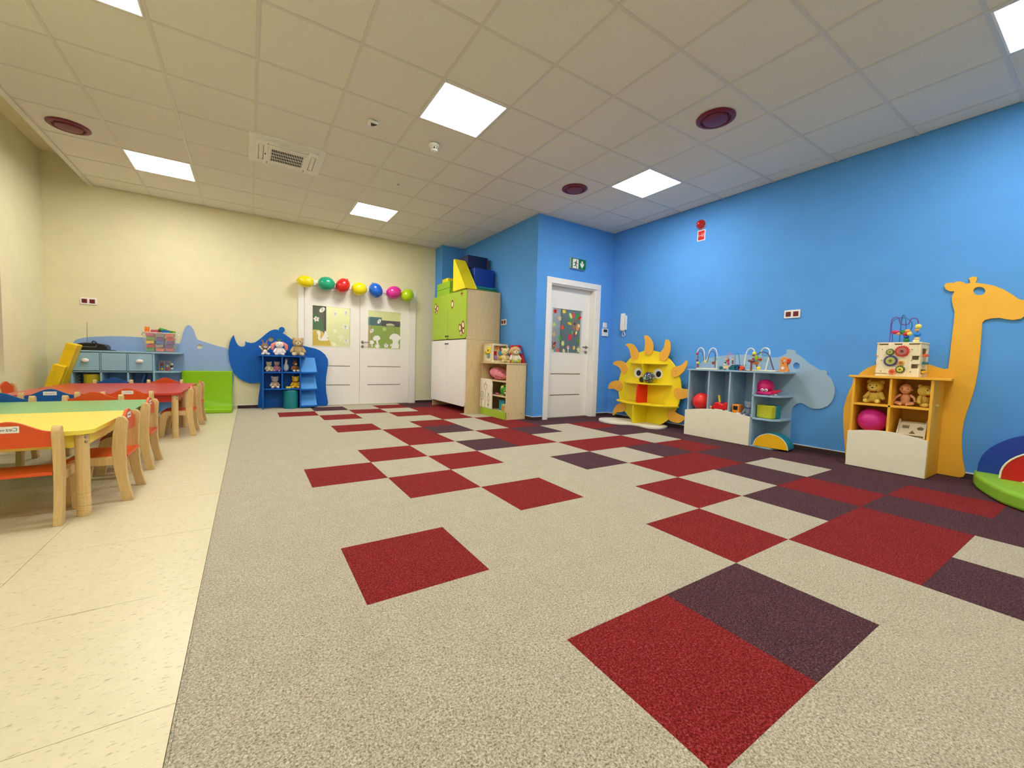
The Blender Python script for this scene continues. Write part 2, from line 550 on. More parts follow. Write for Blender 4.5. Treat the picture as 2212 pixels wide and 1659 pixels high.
# ------------------------------------------------------------------ doors
def empty_struct(name, loc):
    o = bpy.data.objects.new(name, None); COL.objects.link(o); o['kind'] = 'structure'; o.location = loc
    WM[name] = Matrix.Translation(loc)
    return o
def handle(parent, x, y, z, d):
    h = build('handle', G().cyl((x, y, z), (x, y - .008, z), .026, n=20).cyl((x, y - .008, z), (x, y - .05, z), .009)
              .tube(smooth_path([(x, y - .05, z), (x + d * .02, y - .055, z), (x + d * .12, y - .055, z)], 4), .009), m_steel, parent, world=True)
    build('keyhole_rosette', G().cyl((x, y, z - .08), (x, y - .008, z - .08), .026, n=20), m_steel, parent, world=True)
    build('keyhole', G().obox((x, y - .0085, z - .08), (.006, .002, .02)), m_steel, parent, world=True)
def leaf(parent, x0, x1, y, z1, gx0, gx1, split=.0):
    t = .04
    g = G().plate([(x0, y, .008), (x1, y, .008), (x1, y, z1), (x0, y, z1)], (0, t, 0), [[(gx0, y, 1.027), (gx1, y, 1.027), (gx1, y, 1.712), (gx0, y, 1.712)]])
    lf = build('door_leaf', g, m_white, parent, world=True)
    g = G().box(gx0, gx1, y - .004, y + .02, 1.020, 1.030).box(gx0, gx1, y - .004, y + .02, 1.708, 1.718).box(gx0 - .008, gx0 + .002, y - .004, y + .02, 1.02, 1.718).box(gx1 - .002, gx1 + .008, y - .004, y + .02, 1.02, 1.718)
    build('glazing_bead', g, m_white, lf, world=True)
    build('glass_pane', G().box(gx0, gx1, y + .016, y + .022, 1.03, 1.708), m_glass, lf, world=True)
    for z in (.36, .693):
        build('inlay_strip', G().box(gx0, gx1, y - .0015, y + .01, z - .007, z + .007), m_steel, lf, world=True)
    for xx in (gx0 - .002, gx1 + .002):
        build('stile_bead', G().box(xx - .0012, xx + .0012, y - .0012, y + .01, .01, 1.02), m_white, lf, world=True)
    return lf
d1 = empty_struct('door_1', (1.32, YF, 0))
g = G().box(.335, .425, YF - .02, YF, 0, 2.04).box(2.225, 2.345, YF - .02, YF, 0, 2.04).box(.335, 2.345, YF - .02, YF, 2.04, 2.125)
build('architrave', g, m_white, d1, world=True, bevel=.003)
g = G().box(.40, .425, YF, YF + .15, 0, 2.05).box(2.225, 2.25, YF, YF + .15, 0, 2.05).box(.425, 2.225, YF, YF + .15, 2.03, 2.05)
build('jamb', g, m_white, d1, world=True)
leaf(d1, .43, 1.316, YF + .004, 2.028, .553, 1.157)
leaf(d1, 1.322, 2.222, YF + .004, 2.028, 1.46, 2.062)
handle(d1, 1.366, YF + .004, 1.128, 1)
d2 = empty_struct('door_2', (3.9, YD, 0))
g = G().box(3.36, 3.448, YD - .02, YD, 0, 2.055).box(4.372, 4.46, YD - .02, YD, 0, 2.055).box(3.36, 4.46, YD - .02, YD, 2.055, 2.14)
build('architrave', g, m_white, d2, world=True, bevel=.003)
g = G().box(3.44, 3.462, YD, YD + .14, 0, 2.07).box(4.345, 4.38, YD, YD + .14, 0, 2.07).box(3.462, 4.345, YD, YD + .14, 2.04, 2.07)
build('jamb', g, m_white, d2, world=True)
leaf(d2, 3.466, 4.341, YD + .10, 2.036, 3.57, 4.18)
handle(d2, 4.286, YD + .10, 1.128, -1)

# ------------------------------------------------------------------ rooms seen through the door glass
def shell(name, x0, x1, y0, y1, z1, m):
    t = .08
    g = G().box(x0 - t, x0, y0, y1, 0, z1).box(x1, x1 + t, y0, y1, 0, z1).box(x0 - t, x1 + t, y1, y1 + t, 0, z1).box(x0 - t, x1 + t, y0, y1 + t, z1, z1 + t).box(x0 - t, x1 + t, y0, y1 + t, -.1, -.01)
    return struct(name, g, m)
shell('wall_beyond_double_door', -.6, 3.0, YF + .16, 6.6, 2.9, mat('pale_lime_paint', (236, 232, 180), .85, .02, 6))
shell('wall_beyond_single_door', 3.32, 4.72, YD + .2, 3.5, 2.9, mat('grey_teal_paint', (96, 132, 136), .85, .03, 6))

# ------------------------------------------------------------------ ceiling lights
m_led = mat('led_diffuser', (255, 255, 255), .6, .0, emit=LED, es=LED_POWER)
def led(x, y, z, label, group=None, w=.574, m=None, side=None):
    t = T('ceiling_light_%s_offscreen' % side if side else 'ceiling_light', label, 'ceiling light', (x, y, z), group=group)
    g = G()
    a = w / 2; b = w / 2 - .012
    g.box(-a, a, -a, -b, -.004, .02).box(-a, a, b, a, -.004, .02).box(-a, -b, -b, b, -.004, .02).box(b, a, -b, b, -.004, .02)
    build('frame', g, m_plastic, t)
    build('diffuser_%s_offscreen' % side if side else 'diffuser', G().box(-b, b, -b, b, -.001, .012), m or m_led, t)
    return t
LN = ['square light panel in the ceiling above the red tables', 'square light panel in the ceiling in front of the double door', 'square light panel in the ceiling above the yellow table',
      'square light panel in the ceiling beside the smoke detector', 'square light panel between the two round red vents over the carpet', 'square light panel over the bare vinyl floor',
      'square light panel over the plain grey carpet', 'square light panel in the ceiling near the giraffe shelf']
for (x, y), n in zip(LIGHTS, LN):
    led(x, y, H + .001, n, side={(-1.184, -3.104): 'over_vinyl', (1.216, -3.104): 'over_carpet'}.get((x, y)))
m_led2 = mat('led_diffuser_dim', (255, 255, 255), .6, .0, emit=LED, es=34.0)
led(1.2, 5.6, 2.895, 'square light panel in the room behind the double door', m=m_led2, side='behind_double_door')
led(4.0, 2.1, 2.895, 'square light panel in the room behind the single door', w=.4, side='behind_single_door', m=mat('led_diffuser_low', (255, 255, 255), .6, .0, emit=LED, es=26.0))

# the lifted seam between two vinyl tiles
g = G().add([(-.66, -1.566, .0002), (-.6, -1.572, .0002), (-.51, -1.566, .0002), (-.6, -1.562, .0035), (-.66, -1.560, .0002), (-.51, -1.556, .0002)], [(0, 1, 3), (1, 2, 3), (0, 3, 4), (3, 2, 5), (4, 3, 5)])
build('seam_ridge', g, m_vinyl, floor)
# ------------------------------------------------------------------ ceiling fixtures
m_vent = mat('vent_red', (112, 12, 40), 0.4, 0.05, 20)
def vent(x, y, label):
    t = T('ceiling_vent', label, 'air vent', (x, y, H), group=None)
    R = rotx(PI)
    build('outer_ring', G().lathe([(.155, 0), (.155, .006), (.14, .014), (.122, .016), (.114, .008), (.112, 0)], R=R, n=40), m_vent, t)
    build('valve_disc', G().lathe([(.10, .002), (.102, .010), (.095, .022), (.06, .028), (.012, .030)], R=R, n=40), m_vent, t)
    build('throat', G().lathe([(.113, .0005), (.113, .002), (.05, .002)], R=R, n=32), m_vent, t)
vent(3.036, -1.309, 'round dark red ceiling vent nearest the giraffe shelf')
vent(3.030, .495, 'round dark red ceiling vent nearest the alcove door')
vent(-1.797, 2.33, 'round dark red ceiling vent above the red tables by the left ceiling edge')

ac = T('ceiling_cassette_unit', 'white square ceiling air-conditioning cassette with dark slatted grille', 'air conditioner', (.008, 1.70, H))
m_ac = mat('ac_plastic', (230, 223, 206), .4, .01, 10)
build('cover_panel', G().box(-.346, .346, -.34, .34, -.012, .012), m_ac, ac, bevel=.006)
slots = []
for a in (0, PI / 2, PI, 1.5 * PI):
    slots.append([rotz(a) @ Vector((x, y, -.032)) for x, y in ((-.185, -.263), (.185, -.263), (.185, -.213), (-.185, -.213))])
g = G().plate([(x, y, -.032) for x, y in rrect(-.285, .285, -.285, .285, .05)], (0, 0, .022), slots)
body = build('raised_body', g, m_ac, ac)
for a, nx in ((0, 1), (PI / 2, 0), (PI, 1), (1.5 * PI, 0)):
    R = rotz(a)
    build('flap', G().obox(R @ Vector((0, -.238, -.028)), (.352, .036, .006), R @ rotx(.15)), m_ac, body, bevel=.002)
build('filter_and_recess_shade', G().box(-.15, .15, -.15, .15, -.0335, -.030), mat('filter_shade_charcoal', (46, 44, 42), .9, .1, 200), ac)  # dark filter sheet; shade of the deep recess is in its colour too
for i in range(19):
    y = -.144 + .016 * i
    build('grille_slat', G().box(y - .0022, y + .0022, -.148, .148, -.038, -.0335), m_ac, ac)
for y in (-.075, 0, .075):
    build('grille_bar', G().box(-.15, .15, y - .003, y + .003, -.040, -.036), m_ac, ac)
build('grille_frame', G().plate([(x, y, -.0385) for x, y in rrect(-.175, .175, -.175, .175, .015)], (0, 0, .007), [[(x, y, -.0385) for x, y in rrect(-.15, .15, -.15, .15, .006)]]), m_ac, ac)
build('display_window', G().obox((-.2, .02, -.033), (.012, .03, .003)), m_black, ac)

sd = T('smoke_detector', 'small round white smoke detector on the ceiling', 'smoke detector', (1.219, .54, H))
R = rotx(PI)
build('base', G().lathe([(.052, 0), (.054, .012), (.05, .022), (.04, .026), (.03, .03)], R=R), m_plastic, sd)
for i in range(8):
    a = 2 * PI * i / 8
    build('guard_rib', G().obox((.029 * math.cos(a), .029 * math.sin(a), -.043), (.005, .006, .028), rotz(a)), m_plastic, sd)
build('chamber', G().cyl((0, 0, -.03), (0, 0, -.055), .02), m_dark, sd)
build('cap', G().lathe([(.034, .055), (.034, .059), (.026, .066), (.008, .069)], R=R), m_plastic, sd)
ms = T('motion_sensor', 'small white motion sensor with dark triangular lens on the ceiling', 'sensor', (.612, .509, H))
build('housing', G().box(-.045, .045, -.045, .045, -.02, 0), m_plastic, ms, bevel=.008)
build('lens', G().poly([(-.02, -.018), (.035, -.018), (-.005, .03)], 2, -.026, .007), m_black, ms)
cs = T('ceiling_spot_sensor', 'tiny round recessed sensor in the ceiling beyond the smoke detector', 'sensor', (1.212, 1.693, H))
build('rim', G().lathe([(.022, 0), (.024, .004), (.016, .008), (.012, .004)], R=R), m_plastic, cs)
build('eye', G().cyl((0, 0, -.001), (0, 0, -.007), .012), m_black, cs)

# ------------------------------------------------------------------ wall fixtures
m_maroon = mat('socket_maroon', (104, 16, 30), .35, .05, 20)
def sockets(label, loc, rz):
    t = T('double_socket', label, 'wall socket', loc, rz)
    build('frame_plate', G().box(-.08, .08, -.012, 0, -.045, .045), m_plastic, t, bevel=.004)
    for s in (-1, 1):
        p = build('socket_insert', G().box(s * .037 - .026, s * .037 + .026, -.016, -.008, -.027, .027), m_maroon, t, bevel=.003)
        build('socket_well', G().cyl((s * .037, -.0165, 0), (s * .037, -.0155, 0), .009, n=18), m_maroon, p)
sockets('white double socket frame with maroon inserts on the blue wall between hippo and giraffe', (XR, -1.288, 1.49), -PI / 2)
sockets('white double socket frame with maroon inserts on the cream wall', (-2.134, YF, 1.498), 0)
q = on(1089, 696, 0, XC)
sockets('white double socket frame with maroon inserts beside the tall cabinet', (XC, q.y, q.z), -PI / 2)

sg = T('alarm_sounder', 'round glossy red fire alarm sounder high on the blue wall', 'fire alarm', (XR, -.13, 2.76), -PI / 2)
R = rotx(PI / 2)
m_alarm = mat('alarm_red', (190, 20, 18), .15, .02, 10, coat=.6)
build('back_ring', G().lathe([(.062, 0), (.062, .014)], R=R), m_plastic, sg)
build('dome', G().lathe([(.06, .014), (.061, .03), (.052, .05), (.046, .058), (.04, .062), (.036, .075), (.022, .09), (.006, .094)], R=R), m_alarm, sg)
build('slot_ring', G().lathe([(.0485, .052), (.0485, .056), (.04, .056)], R=R), m_maroon, sg)
sn = T('alarm_sign', 'small red alarm pictogram sign with white border below the sounder', 'sign', (XR, -.133, 2.62), -PI / 2)
build('sign_plate', G().box(-.055, .055, -.004, 0, -.07, .07), m_plastic, sn)
build('red_field', G().box(-.045, .045, -.005, -.003, -.06, .06), mat('sign_red', (206, 16, 28), .4, .02, 10), sn)
m_pk = mat('sign_print', (246, 226, 214), .5, .01, 10)
g = G().tube([(.012, -.0055, .018), (.034, -.0055, .018), (.034, -.0055, -.018), (.012, -.0055, -.018)], .003, 6, True)
g.tube([(-.034, -.0055, .012), (-.006, -.0055, .0), (-.034, -.0055, -.014)], .003, 6, True).tube([(-.006, -.0055, 0), (.012, -.0055, .0)], .003, 6)
build('pictogram', g, m_pk, sn)

ex = T('exit_sign', 'green running-man exit sign with a down arrow above the single door', 'exit sign', (3.93, YD, 2.398))
build('housing', G().box(-.15, .15, -.045, 0, -.078, .078), mat('sign_housing', (190, 205, 195), .4, .01, 10), ex, bevel=.004)
m_xg = mat('exit_green', (8, 110, 62), .35, .03, 10)
build('sign_face', G().box(-.147, .147, -.049, -.045, -.075, .075), m_xg, ex)
y = -.0505
build('white_doorway', G().box(-.118, -.005, y, y + .003, -.075, .062), m_plastic, ex)
g = G()
g.cyl((-.045, y - .001, .036), (-.045, y + .001, .036), .011, n=14)
for a, b, r in (((-.062, .02), (-.058, -.02), .010), ((-.062, .02), (-.088, .006), .005), ((-.09, .006), (-.094, -.006), .005), ((-.06, .018), (-.028, -.008), .005),
                ((-.058, -.02), (-.036, -.065), .006), ((-.06, -.02), (-.072, -.04), .0065), ((-.072, -.04), (-.105, -.042), .006)):
    g.cyl((a[0], y, a[1]), (b[0], y, b[1]), r, n=8)
build('running_figure', g, mat('exit_dark', (6, 60, 34), .4, .02, 10), ex)
g = G().poly([(.055, .045), (.055, -.005), (.032, .022), (.032, -.012), (.07, -.062), (.108, -.012), (.108, .022), (.085, -.005), (.085, .045)], 1, y, .002)
build('down_arrow', g, m_plastic, ex)

sw = T('light_switch', 'white square light switch above the room controller', 'light switch', (4.592, YD, 1.506))
build('plate', G().box(-.045, .045, -.01, 0, -.041, .041), m_plastic, sw, bevel=.003)
build('rocker', G().obox((0, -.011, 0), (.06, .008, .056), rotx(.06)), m_plastic, sw, bevel=.002)
th = T('room_controller', 'white wall controller with dark display beside the single door', 'thermostat', (4.594, YD, 1.388))
build('case', G().box(-.066, .066, -.022, 0, -.063, .063), m_plastic, th, bevel=.004)
build('display', G().box(-.042, .042, -.0235, -.02, .002, .048), mat('lcd', (44, 62, 58), .2, .02, 10), th)
for x in (-.03, 0, .03):
    build('button', G().box(x - .01, x + .01, -.025, -.02, -.045, -.033), m_plastic, th, bevel=.001)
q = on(1350, 700, 0, XR)
ph = T('intercom_handset', 'white intercom handset hanging on the blue wall beside the sun shelf', 'intercom', (XR, q.y, 1.52), -PI / 2)
build('wall_plate', G().box(-.045, .045, -.022, 0, -.10, .13), m_plastic, ph, bevel=.006)
build('handset', G().plate([(-.034, yy, zz) for yy, zz in [(-.07, .16), (-.05, .165), (-.028, .15), (-.028, .10), (-.045, .08), (-.045, -.05), (-.028, -.07), (-.028, -.10), (-.05, -.115), (-.07, -.11), (-.078, -.06), (-.074, .1)]], (.068, 0, 0)), m_plastic, ph, bevel=.006)
g = G()
pts = [(0, -.02, -.10), (-.02, -.02, -.14), (-.025, -.02, -.18), (0, -.02, -.20), (.025, -.022, -.18), (.02, -.025, -.14), (.0, -.045, -.105)]
build('cord', g.tube(smooth_path(pts, 5), .006, 8), m_plastic, ph)

# ------------------------------------------------------------------ hippo shelf (right wall)
m_hippo = mat('hippo_board', (152, 180, 198), .5, .03, 8)
m_panel = mat('cream_panel', (234, 225, 200), .45, .02, 8)
hp = T('hippo_shelf', 'pale blue hippo-shaped toy shelf with a curved cream front panel', 'shelf', (4.55, -.83, 0))
c = crop((1460, 730), .16275)
XBK = XR - .018
HO = [(290, 420), (315, 345), (360, 302), (420, 272), (560, 241), (720, 228), (860, 222), (1000, 225), (1150, 240), (1300, 262), (1345, 258), (1400, 240), (1450, 215), (1472, 200), (1464, 172), (1480, 154), (1508, 148), (1530, 162),
      (1548, 158), (1572, 163), (1590, 185), (1592, 208), (1640, 235), (1700, 280), (1745, 325), (1780, 350), (1840, 385), (1900, 420), (1925, 434), (1945, 425), (1985, 430), (2008, 455), (2004, 490), (2050, 530), (2090, 600), (2110, 680), (2102, 760),
      (2072, 840), (2020, 900), (1950, 932), (1880, 943), (1800, 935), (1740, 905), (1690, 870), (1650, 862), (1600, 876), (1556, 910), (1535, 955), (1525, 1050), (1515, 1200), (1510, 1330), (1508, 1440), (1490, 1460)]
pts = trace(HO, c, 0, XBK)
pts += [Vector((XBK, -.32, .006)), Vector((XBK, -.32, .6))]
eye = trace(ring(1600, 370, 46, 44), c, 0, XBK)
build('hippo_backboard', G().plate(pts, (.017, 0, 0), [eye]), m_hippo, hp, world=True)
XF = 4.37
for y, n in ((-.31, 'side_panel'), (-.572, 'divider'), (-.832, 'divider'), (-1.10, 'side_panel')):
    build(n, G().box(XF, XBK, y - .009, y + .009, .02, .826), m_hippo, hp, world=True, bevel=.002)
def cshelf(z, n='shelf'):
    return build(n, G().poly([(XF, -1.092), (XF, -1.30), (XF + .07, -1.36), (XBK, -1.36), (XBK, -1.092)], 2, z - .018, .018), m_hippo, hp, world=True, bevel=.002)
build('top_board', G().poly([(XF - .012, -.285), (XF - .012, -1.40), (XBK, -1.37), (XBK, -.285)], 2, .826, .018), m_hippo, hp, world=True, bevel=.003)
for z in (.584, .326, .02): cshelf(z)
build('bottom_board', G().box(XF + .005, XBK, -1.09, -.31, .04, .058), m_hippo, hp, world=True)
build('mid_board', G().box(XF + .005, XBK, -1.09, -.31, .302, .32), m_hippo, hp, world=True)
fp = [(-.286, .006), (-.286, .32)] + [(-.286 - .80 * i / 14, .32 + .012 * (i / 14) + .042 * math.sin(PI * i / 14)) for i in range(1, 14)] + [(-1.092, .33), (-1.092, .006)]
build('front_panel', G().poly(fp, 0, XF - .018, .018), m_panel, hp, world=True, bevel=.002)
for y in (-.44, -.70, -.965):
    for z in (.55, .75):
        build('cap_and_hole_shade', G().cyl((XF + .1, y + .122, z), (XF + .1, y + .1205, z), .006, n=8), mat('hole_shade_grey', (70, 74, 84), .5), hp, world=True)  # dark discs painting the shade inside the dividers' peg holes

# ------------------------------------------------------------------ giraffe shelf
m_gir = mat('giraffe_board', (240, 176, 52), .5, .03, 8)
gr = T('giraffe_shelf', 'orange-yellow giraffe-shaped toy shelf with a cream front panel', 'shelf', (4.55, -2.25, 0))
c = crop((1800, 580), 412 / 1424)
GO = [(95, 1360), (80, 1250), (73, 1130), (78, 1040), (100, 960), (130, 890), (160, 830), (200, 780), (260, 740), (330, 712), (420, 696), (520, 690), (620, 696), (700, 712), (770, 735), (830, 752), (858, 745), (870, 660), (885, 520), (900, 400), (906, 320), (893, 280),
      (885, 235), (888, 200), (905, 172), (870, 170), (840, 156), (828, 130), (840, 110), (880, 105), (900, 108), (915, 98), (945, 96), (975, 104), (990, 116), (1022, 108), (1020, 90), (1010, 74), (1040, 60), (1075, 65), (1070, 90), (1060, 105), (1130, 115), (1200, 128),
      (1270, 155), (1330, 190), (1380, 225), (1410, 236), (1425, 232), (1440, 246), (1450, 270), (1455, 310), (1440, 345), (1400, 375), (1340, 385), (1290, 378), (1240, 368), (1180, 372), (1130, 385), (1112, 405), (1105, 500), (1095, 620), (1080, 760), (1060, 870), (1035, 960),
      (1000, 1060), (975, 1140), (960, 1230), (957, 1320), (965, 1420), (980, 1500), (985, 1530), (970, 1555), (940, 1562), (780, 1535)]
pts = trace(GO, c, 0, XBK)
pts[0].z = .006
eye = trace(ring(1090, 168, 46, 31), c, 0, XBK)
build('giraffe_backboard', G().plate(pts, (.017, 0, 0), [eye]), m_gir, gr, world=True)
XG = 4.365
for y, n in ((-1.995, 'side_panel'), (-2.254, 'divider'), (-2.512, 'side_panel')):
    build(n, G().box(XG, XBK, y - .009, y + .009, .006, .824), m_gir, gr, world=True, bevel=.002)
build('top_board', G().poly([(XG - .015, -1.955), (XG - .015, -2.62), (XBK, -2.57), (XBK, -1.955)], 2, .824, .018), m_gir, gr, world=True, bevel=.003)
build('shelf', G().box(XG, XBK, -2.503, -2.004, .572, .59), m_gir, gr, world=True, bevel=.002)
build('mid_board', G().box(XG, XBK, -2.503, -2.004, .302, .32), m_gir, gr, world=True)
fp = [(-1.982, .006), (-1.982, .325)] + [(-1.982 - .535 * i / 12, .325 - .004 * i / 12 + .036 * math.sin(PI * i / 12)) for i in range(1, 12)] + [(-2.517, .321), (-2.517, .006)]
build('front_panel', G().poly(fp, 0, XG - .018, .018), m_panel, gr, world=True, bevel=.002)

# ------------------------------------------------------------------ sun shelf
m_sun = mat('sun_yellow', (248, 208, 22), .5, .03, 8)
m_ray = mat('ray_orange', (238, 172, 56), .55, .04, 8)
su = T('sun_shelf', 'yellow smiling-sun toy shelf with orange rays on a white base', 'shelf', (4.4, .53, 0))
XS = 4.62
disc = [(.535 + .565 * math.cos(a), .525 + .565 * math.sin(a)) for a in [2 * PI * i / 64 for i in range(64)]]
disc = [(y, max(z, .022)) for y, z in disc]
dd = []
for p in disc:
    if not dd or (abs(p[0] - dd[-1][0]) > 1e-5 or abs(p[1] - dd[-1][1]) > 1e-5): dd.append(p)
build('sun_disc', G().poly(dd, 0, XS, .018), m_sun, su, world=True, bevel=.003)
c = crop((1280, 700), 240 / 1659)
RAYS = [[(495, 312), (530, 290), (590, 300), (640, 345), (680, 415), (682, 470), (655, 520), (610, 532), (575, 500), (562, 440), (550, 380), (520, 335)],
        [(770, 185), (790, 168), (830, 185), (875, 235), (905, 310), (900, 390), (880, 445), (840, 465), (795, 450), (772, 405), (780, 340), (785, 270)],
        [(1085, 250), (1110, 230), (1145, 250), (1162, 310), (1160, 380), (1140, 460), (1105, 525), (1060, 550), (1010, 535), (990, 485), (1005, 430), (1060, 360)],
        [(1380, 560), (1402, 540), (1418, 580), (1400, 640), (1360, 710), (1290, 775), (1220, 798), (1180, 775), (1168, 720), (1190, 655), (1260, 630), (1330, 610)],
        [(1235, 960), (1280, 948), (1340, 965), (1420, 975), (1475, 1000), (1480, 1060), (1450, 1090), (1390, 1105), (1320, 1122), (1260, 1112), (1222, 1070), (1215, 1010)],
        [(1130, 1290), (1180, 1280), (1230, 1310), (1290, 1350), (1370, 1380), (1380, 1410), (1340, 1455), (1280, 1478), (1200, 1465), (1140, 1430), (1110, 1360)],
        [(305, 600), (330, 560), (400, 547), (460, 565), (510, 610), (522, 660), (505, 715), (465, 738), (430, 720), (412, 670), (370, 630)],
        [(232, 950), (260, 880), (320, 850), (390, 845), (430, 870), (445, 920), (430, 975), (385, 1000), (350, 985), (310, 965), (260, 972)],
        [(298, 1350), (310, 1290), (350, 1220), (410, 1180), (465, 1190), (490, 1235), (480, 1290), (430, 1315), (370, 1320), (320, 1362)]]
for r in RAYS:
    p2 = [(q.y, q.z) for q in trace(r, c, 0, XS - .012)]
    ry = build('sun_ray', G().poly(sm2(p2, 3), 0, XS - .0135, .013), m_ray, su, world=True, bevel=.003)
    cy = sum(p[0] for p in p2) / len(p2); cz = sum(p[1] for p in p2) / len(p2)
    d = Vector((.535 - cy, .525 - cz)).normalized() * .07
    build('ray_screw', G().cyl((XS - .0145, cy + d.x, cz + d.y), (XS - .013, cy + d.x, cz + d.y), .006, n=8), m_steel, ry, world=True)
def sunshelf(z, hw, dep, k):
    pts = [(XS, .535 + hw), (XS, .535 - hw)] + [(XS - dep * (math.sin(PI * i / 20)) ** .55, .535 - hw + 2 * hw * i / 20) for i in range(1, 20)]
    build('shelf', G().poly(pts, 2, z - .018, .018), m_sun, su, world=True, bevel=.003)
sunshelf(.905, .335, .13, 0)
sunshelf(.612, .425, .22, 0)
sunshelf(.318, .55, .30, 0)
build('upright_board', G().plate([(x, .526, z) for x, z in [(XS, .02), (XS, .30), (XS - .27, .30), (XS - .295, .275), (XS - .295, .05), (XS - .27, .02)]], (0, .018, 0)), m_sun, su, world=True, bevel=.003)
build('red_tongue', G().plate([(x, .526, z) for x, z in [(XS, .318), (XS, .594), (XS - .20, .594), (XS - .225, .57), (XS - .235, .35), (XS - .21, .318)]], (0, .018, 0)), mat('tongue_red', (226, 40, 22), .5, .03, 8), su, world=True, bevel=.003)
build('slanted_brace', G().plate([(x, .526, z) for x, z in [(XS, .612), (XS, .887), (XS - .155, .887), (XS - .06, .612)]], (0, .016, 0)), m_sun, su, world=True, bevel=.002)
for y in (.715, .357):
    e = build('eye_white', G().cyl((XS - .004, y, .75), (XS + .004, y, .75), .074, n=32), m_plastic, su, world=True)
    build('pupil', G().cyl((XS - .0055, y - .012, .748), (XS - .003, y - .012, .748), .043, n=24), m_black, e, world=True)
bp = [(4.20, 1.08), (4.10, .96), (4.07, .80), (4.10, .67), (4.18, .585), (4.27, .53), (4.30, .42), (4.27, .28), (4.27, .18), (4.33, .11), (4.42, .09), (4.56, .12), (4.64, .18), (4.69, .34), (4.69, .8), (4.60, 1.02), (4.42, 1.13), (4.29, 1.14)]
build('white_base', G().poly(sm2(bp, 4), 2, 0, .022), m_panel, su, world=True, bevel=.005)
# ------------------------------------------------------------------ tall cabinet
m_lime = mat('lime_laminate', (166, 192, 52), .45, .03, 8)
m_brown = mat('brown_print', (150, 60, 20), .5, .03, 8)
m_pale = mat('pale_print', (240, 226, 200), .5, .03, 8)
def cabinet(name, label, z0, z1, dz0, dz1, m_door, r):
    t = T(name, label, 'cabinet', (2.86, 3.10, z0))
    g = G().box(2.55, 3.165, 2.415, 2.433, z0, z1).box(2.55, 3.165, 3.772, 3.79, z0, z1).box(2.55, 3.165, 2.433, 3.772, z1 - .018, z1).box(2.55, 3.165, 2.433, 3.772, dz0 + .01, dz0 + .028).box(3.155, 3.165, 2.433, 3.772, z0 + .02, z1 - .018)
    build('carcass', g, m_maple, t, world=True, bevel=.001)
    for y0, y1 in ((2.395, 3.106), (3.110, 3.815)):
        p = []
        near = y0 < 3
        for (cy, cz, a) in ((y1 - r, dz1 - r, 0), (y0 + r, dz1 - r, PI / 2), (y0 + r, dz0 + r, PI), (y1 - r, dz0 + r, 1.5 * PI)):
            outer = (cy < 3.1) == near and ((near and cy == y0 + r) or (not near and cy == y1 - r))
            if outer:
                p += arcpts((cy, cz), r, a, a + PI / 2, 5)
            elif z0 > 1 and a in (PI, 1.5 * PI):
                ky = y1 if near else y0
                if a == (1.5 * PI if near else PI):
                    q_ = arcpts((ky, dz0), .026, PI, PI / 2, 6) if near else arcpts((ky, dz0), .026, PI / 2, 0, 6)
                    p += q_
                else:
                    p.append((cy + (r if a == 1.5 * PI else -r), cz - r))
            else:
                p.append((cy + (r if a in (0, 1.5 * PI) else -r), cz + (r if a in (0, PI / 2) else -r)))
        d = build('cabinet_door', G().poly(p, 0, 2.531, .018), m_door, t, world=True, bevel=.002)
        yield t, d, near
UP = 'upper half of the tall maple cabinet, with two lime green doors and butterfly decals'
LO = 'lower half of the tall maple cabinet, with two plain white doors'
lo = list(cabinet('storage_cabinet', LO, 0.0, 1.197, .115, 1.195, m_white, .05))
up = list(cabinet('storage_cabinet', UP, 1.199, 1.99, 1.21, 1.985, m_lime, .05))
for t, d, near in lo + up:
    top = t is up[0][0]
    y = 3.068 if near else 3.148
    z = 1.262 if top else 1.133
    build('handle', G().tube(smooth_path([(2.531, y - .018, z), (2.512, y - .014, z + .004), (2.510, y, z + .004), (2.512, y + .014, z + .002), (2.531, y + .02, z - .012)], 4), .006), m_black, d, world=True)
build('keyhole', G().obox((2.5305, 3.165, 1.06), (.002, .012, .02)), m_steel, lo[1][1], world=True)
def butterfly(y, z, s, a, parent):
    R = Matrix.Rotation(a, 2)
    for m, k, x in ((m_brown, 1.0, 2.5295), (m_pale, .62, 2.5285)):
        for (cy, cz, ry, rz_) in ((-.042, .03, .036, .05), (.042, .03, .036, .05), (-.034, -.035, .026, .036), (.034, -.035, .026, .036)):
            o = [R @ Vector((cy * s + ry * s * k * math.cos(b), cz * s + rz_ * s * k * math.sin(b))) for b in [2 * PI * i / 14 for i in range(14)]]
            build('butterfly_wing', G().poly([(y + q.x, z + q.y) for q in o], 0, x, .001), m, parent, world=True)
    o = [R @ Vector((.008 * s * math.cos(b), .06 * s * math.sin(b))) for b in [2 * PI * i / 10 for i in range(10)]]
    build('butterfly_body', G().poly([(y + q.x, z + q.y) for q in o], 0, 2.5278, .001), m_brown, parent, world=True)
butterfly(3.632, 1.769, 1.15, .5, up[1][1])
butterfly(2.54, 1.362, 1.45, -.35, up[0][1])
for y, z, m, k in ((2.926, 1.792, m_brown, 1.0), (2.926, 1.792, m_pale, .6)):
    build('sun_decal', G().poly([(y + .05 * k * math.cos(b), z + .075 * k * math.sin(b)) for b in [2 * PI * i / 16 for i in range(16)]], 0, 2.5295 - (.001 if k < 1 else 0), .001), m, up[0][1], world=True)
build('star_decal', G().poly([(2.57 + (.07 if i % 2 == 0 else .022) * math.cos(PI * i / 4), 1.93 + (.05 if i % 2 == 0 else .016) * math.sin(PI * i / 4)) for i in range(8)], 0, 2.5295, .001), m_brown, up[0][1], world=True)
for y in (2.424, 3.781):
    build('plinth_leg', G().box(2.56, 2.64, y - .008, y + .008, 0, .11), m_maple, lo[0][0], world=True)

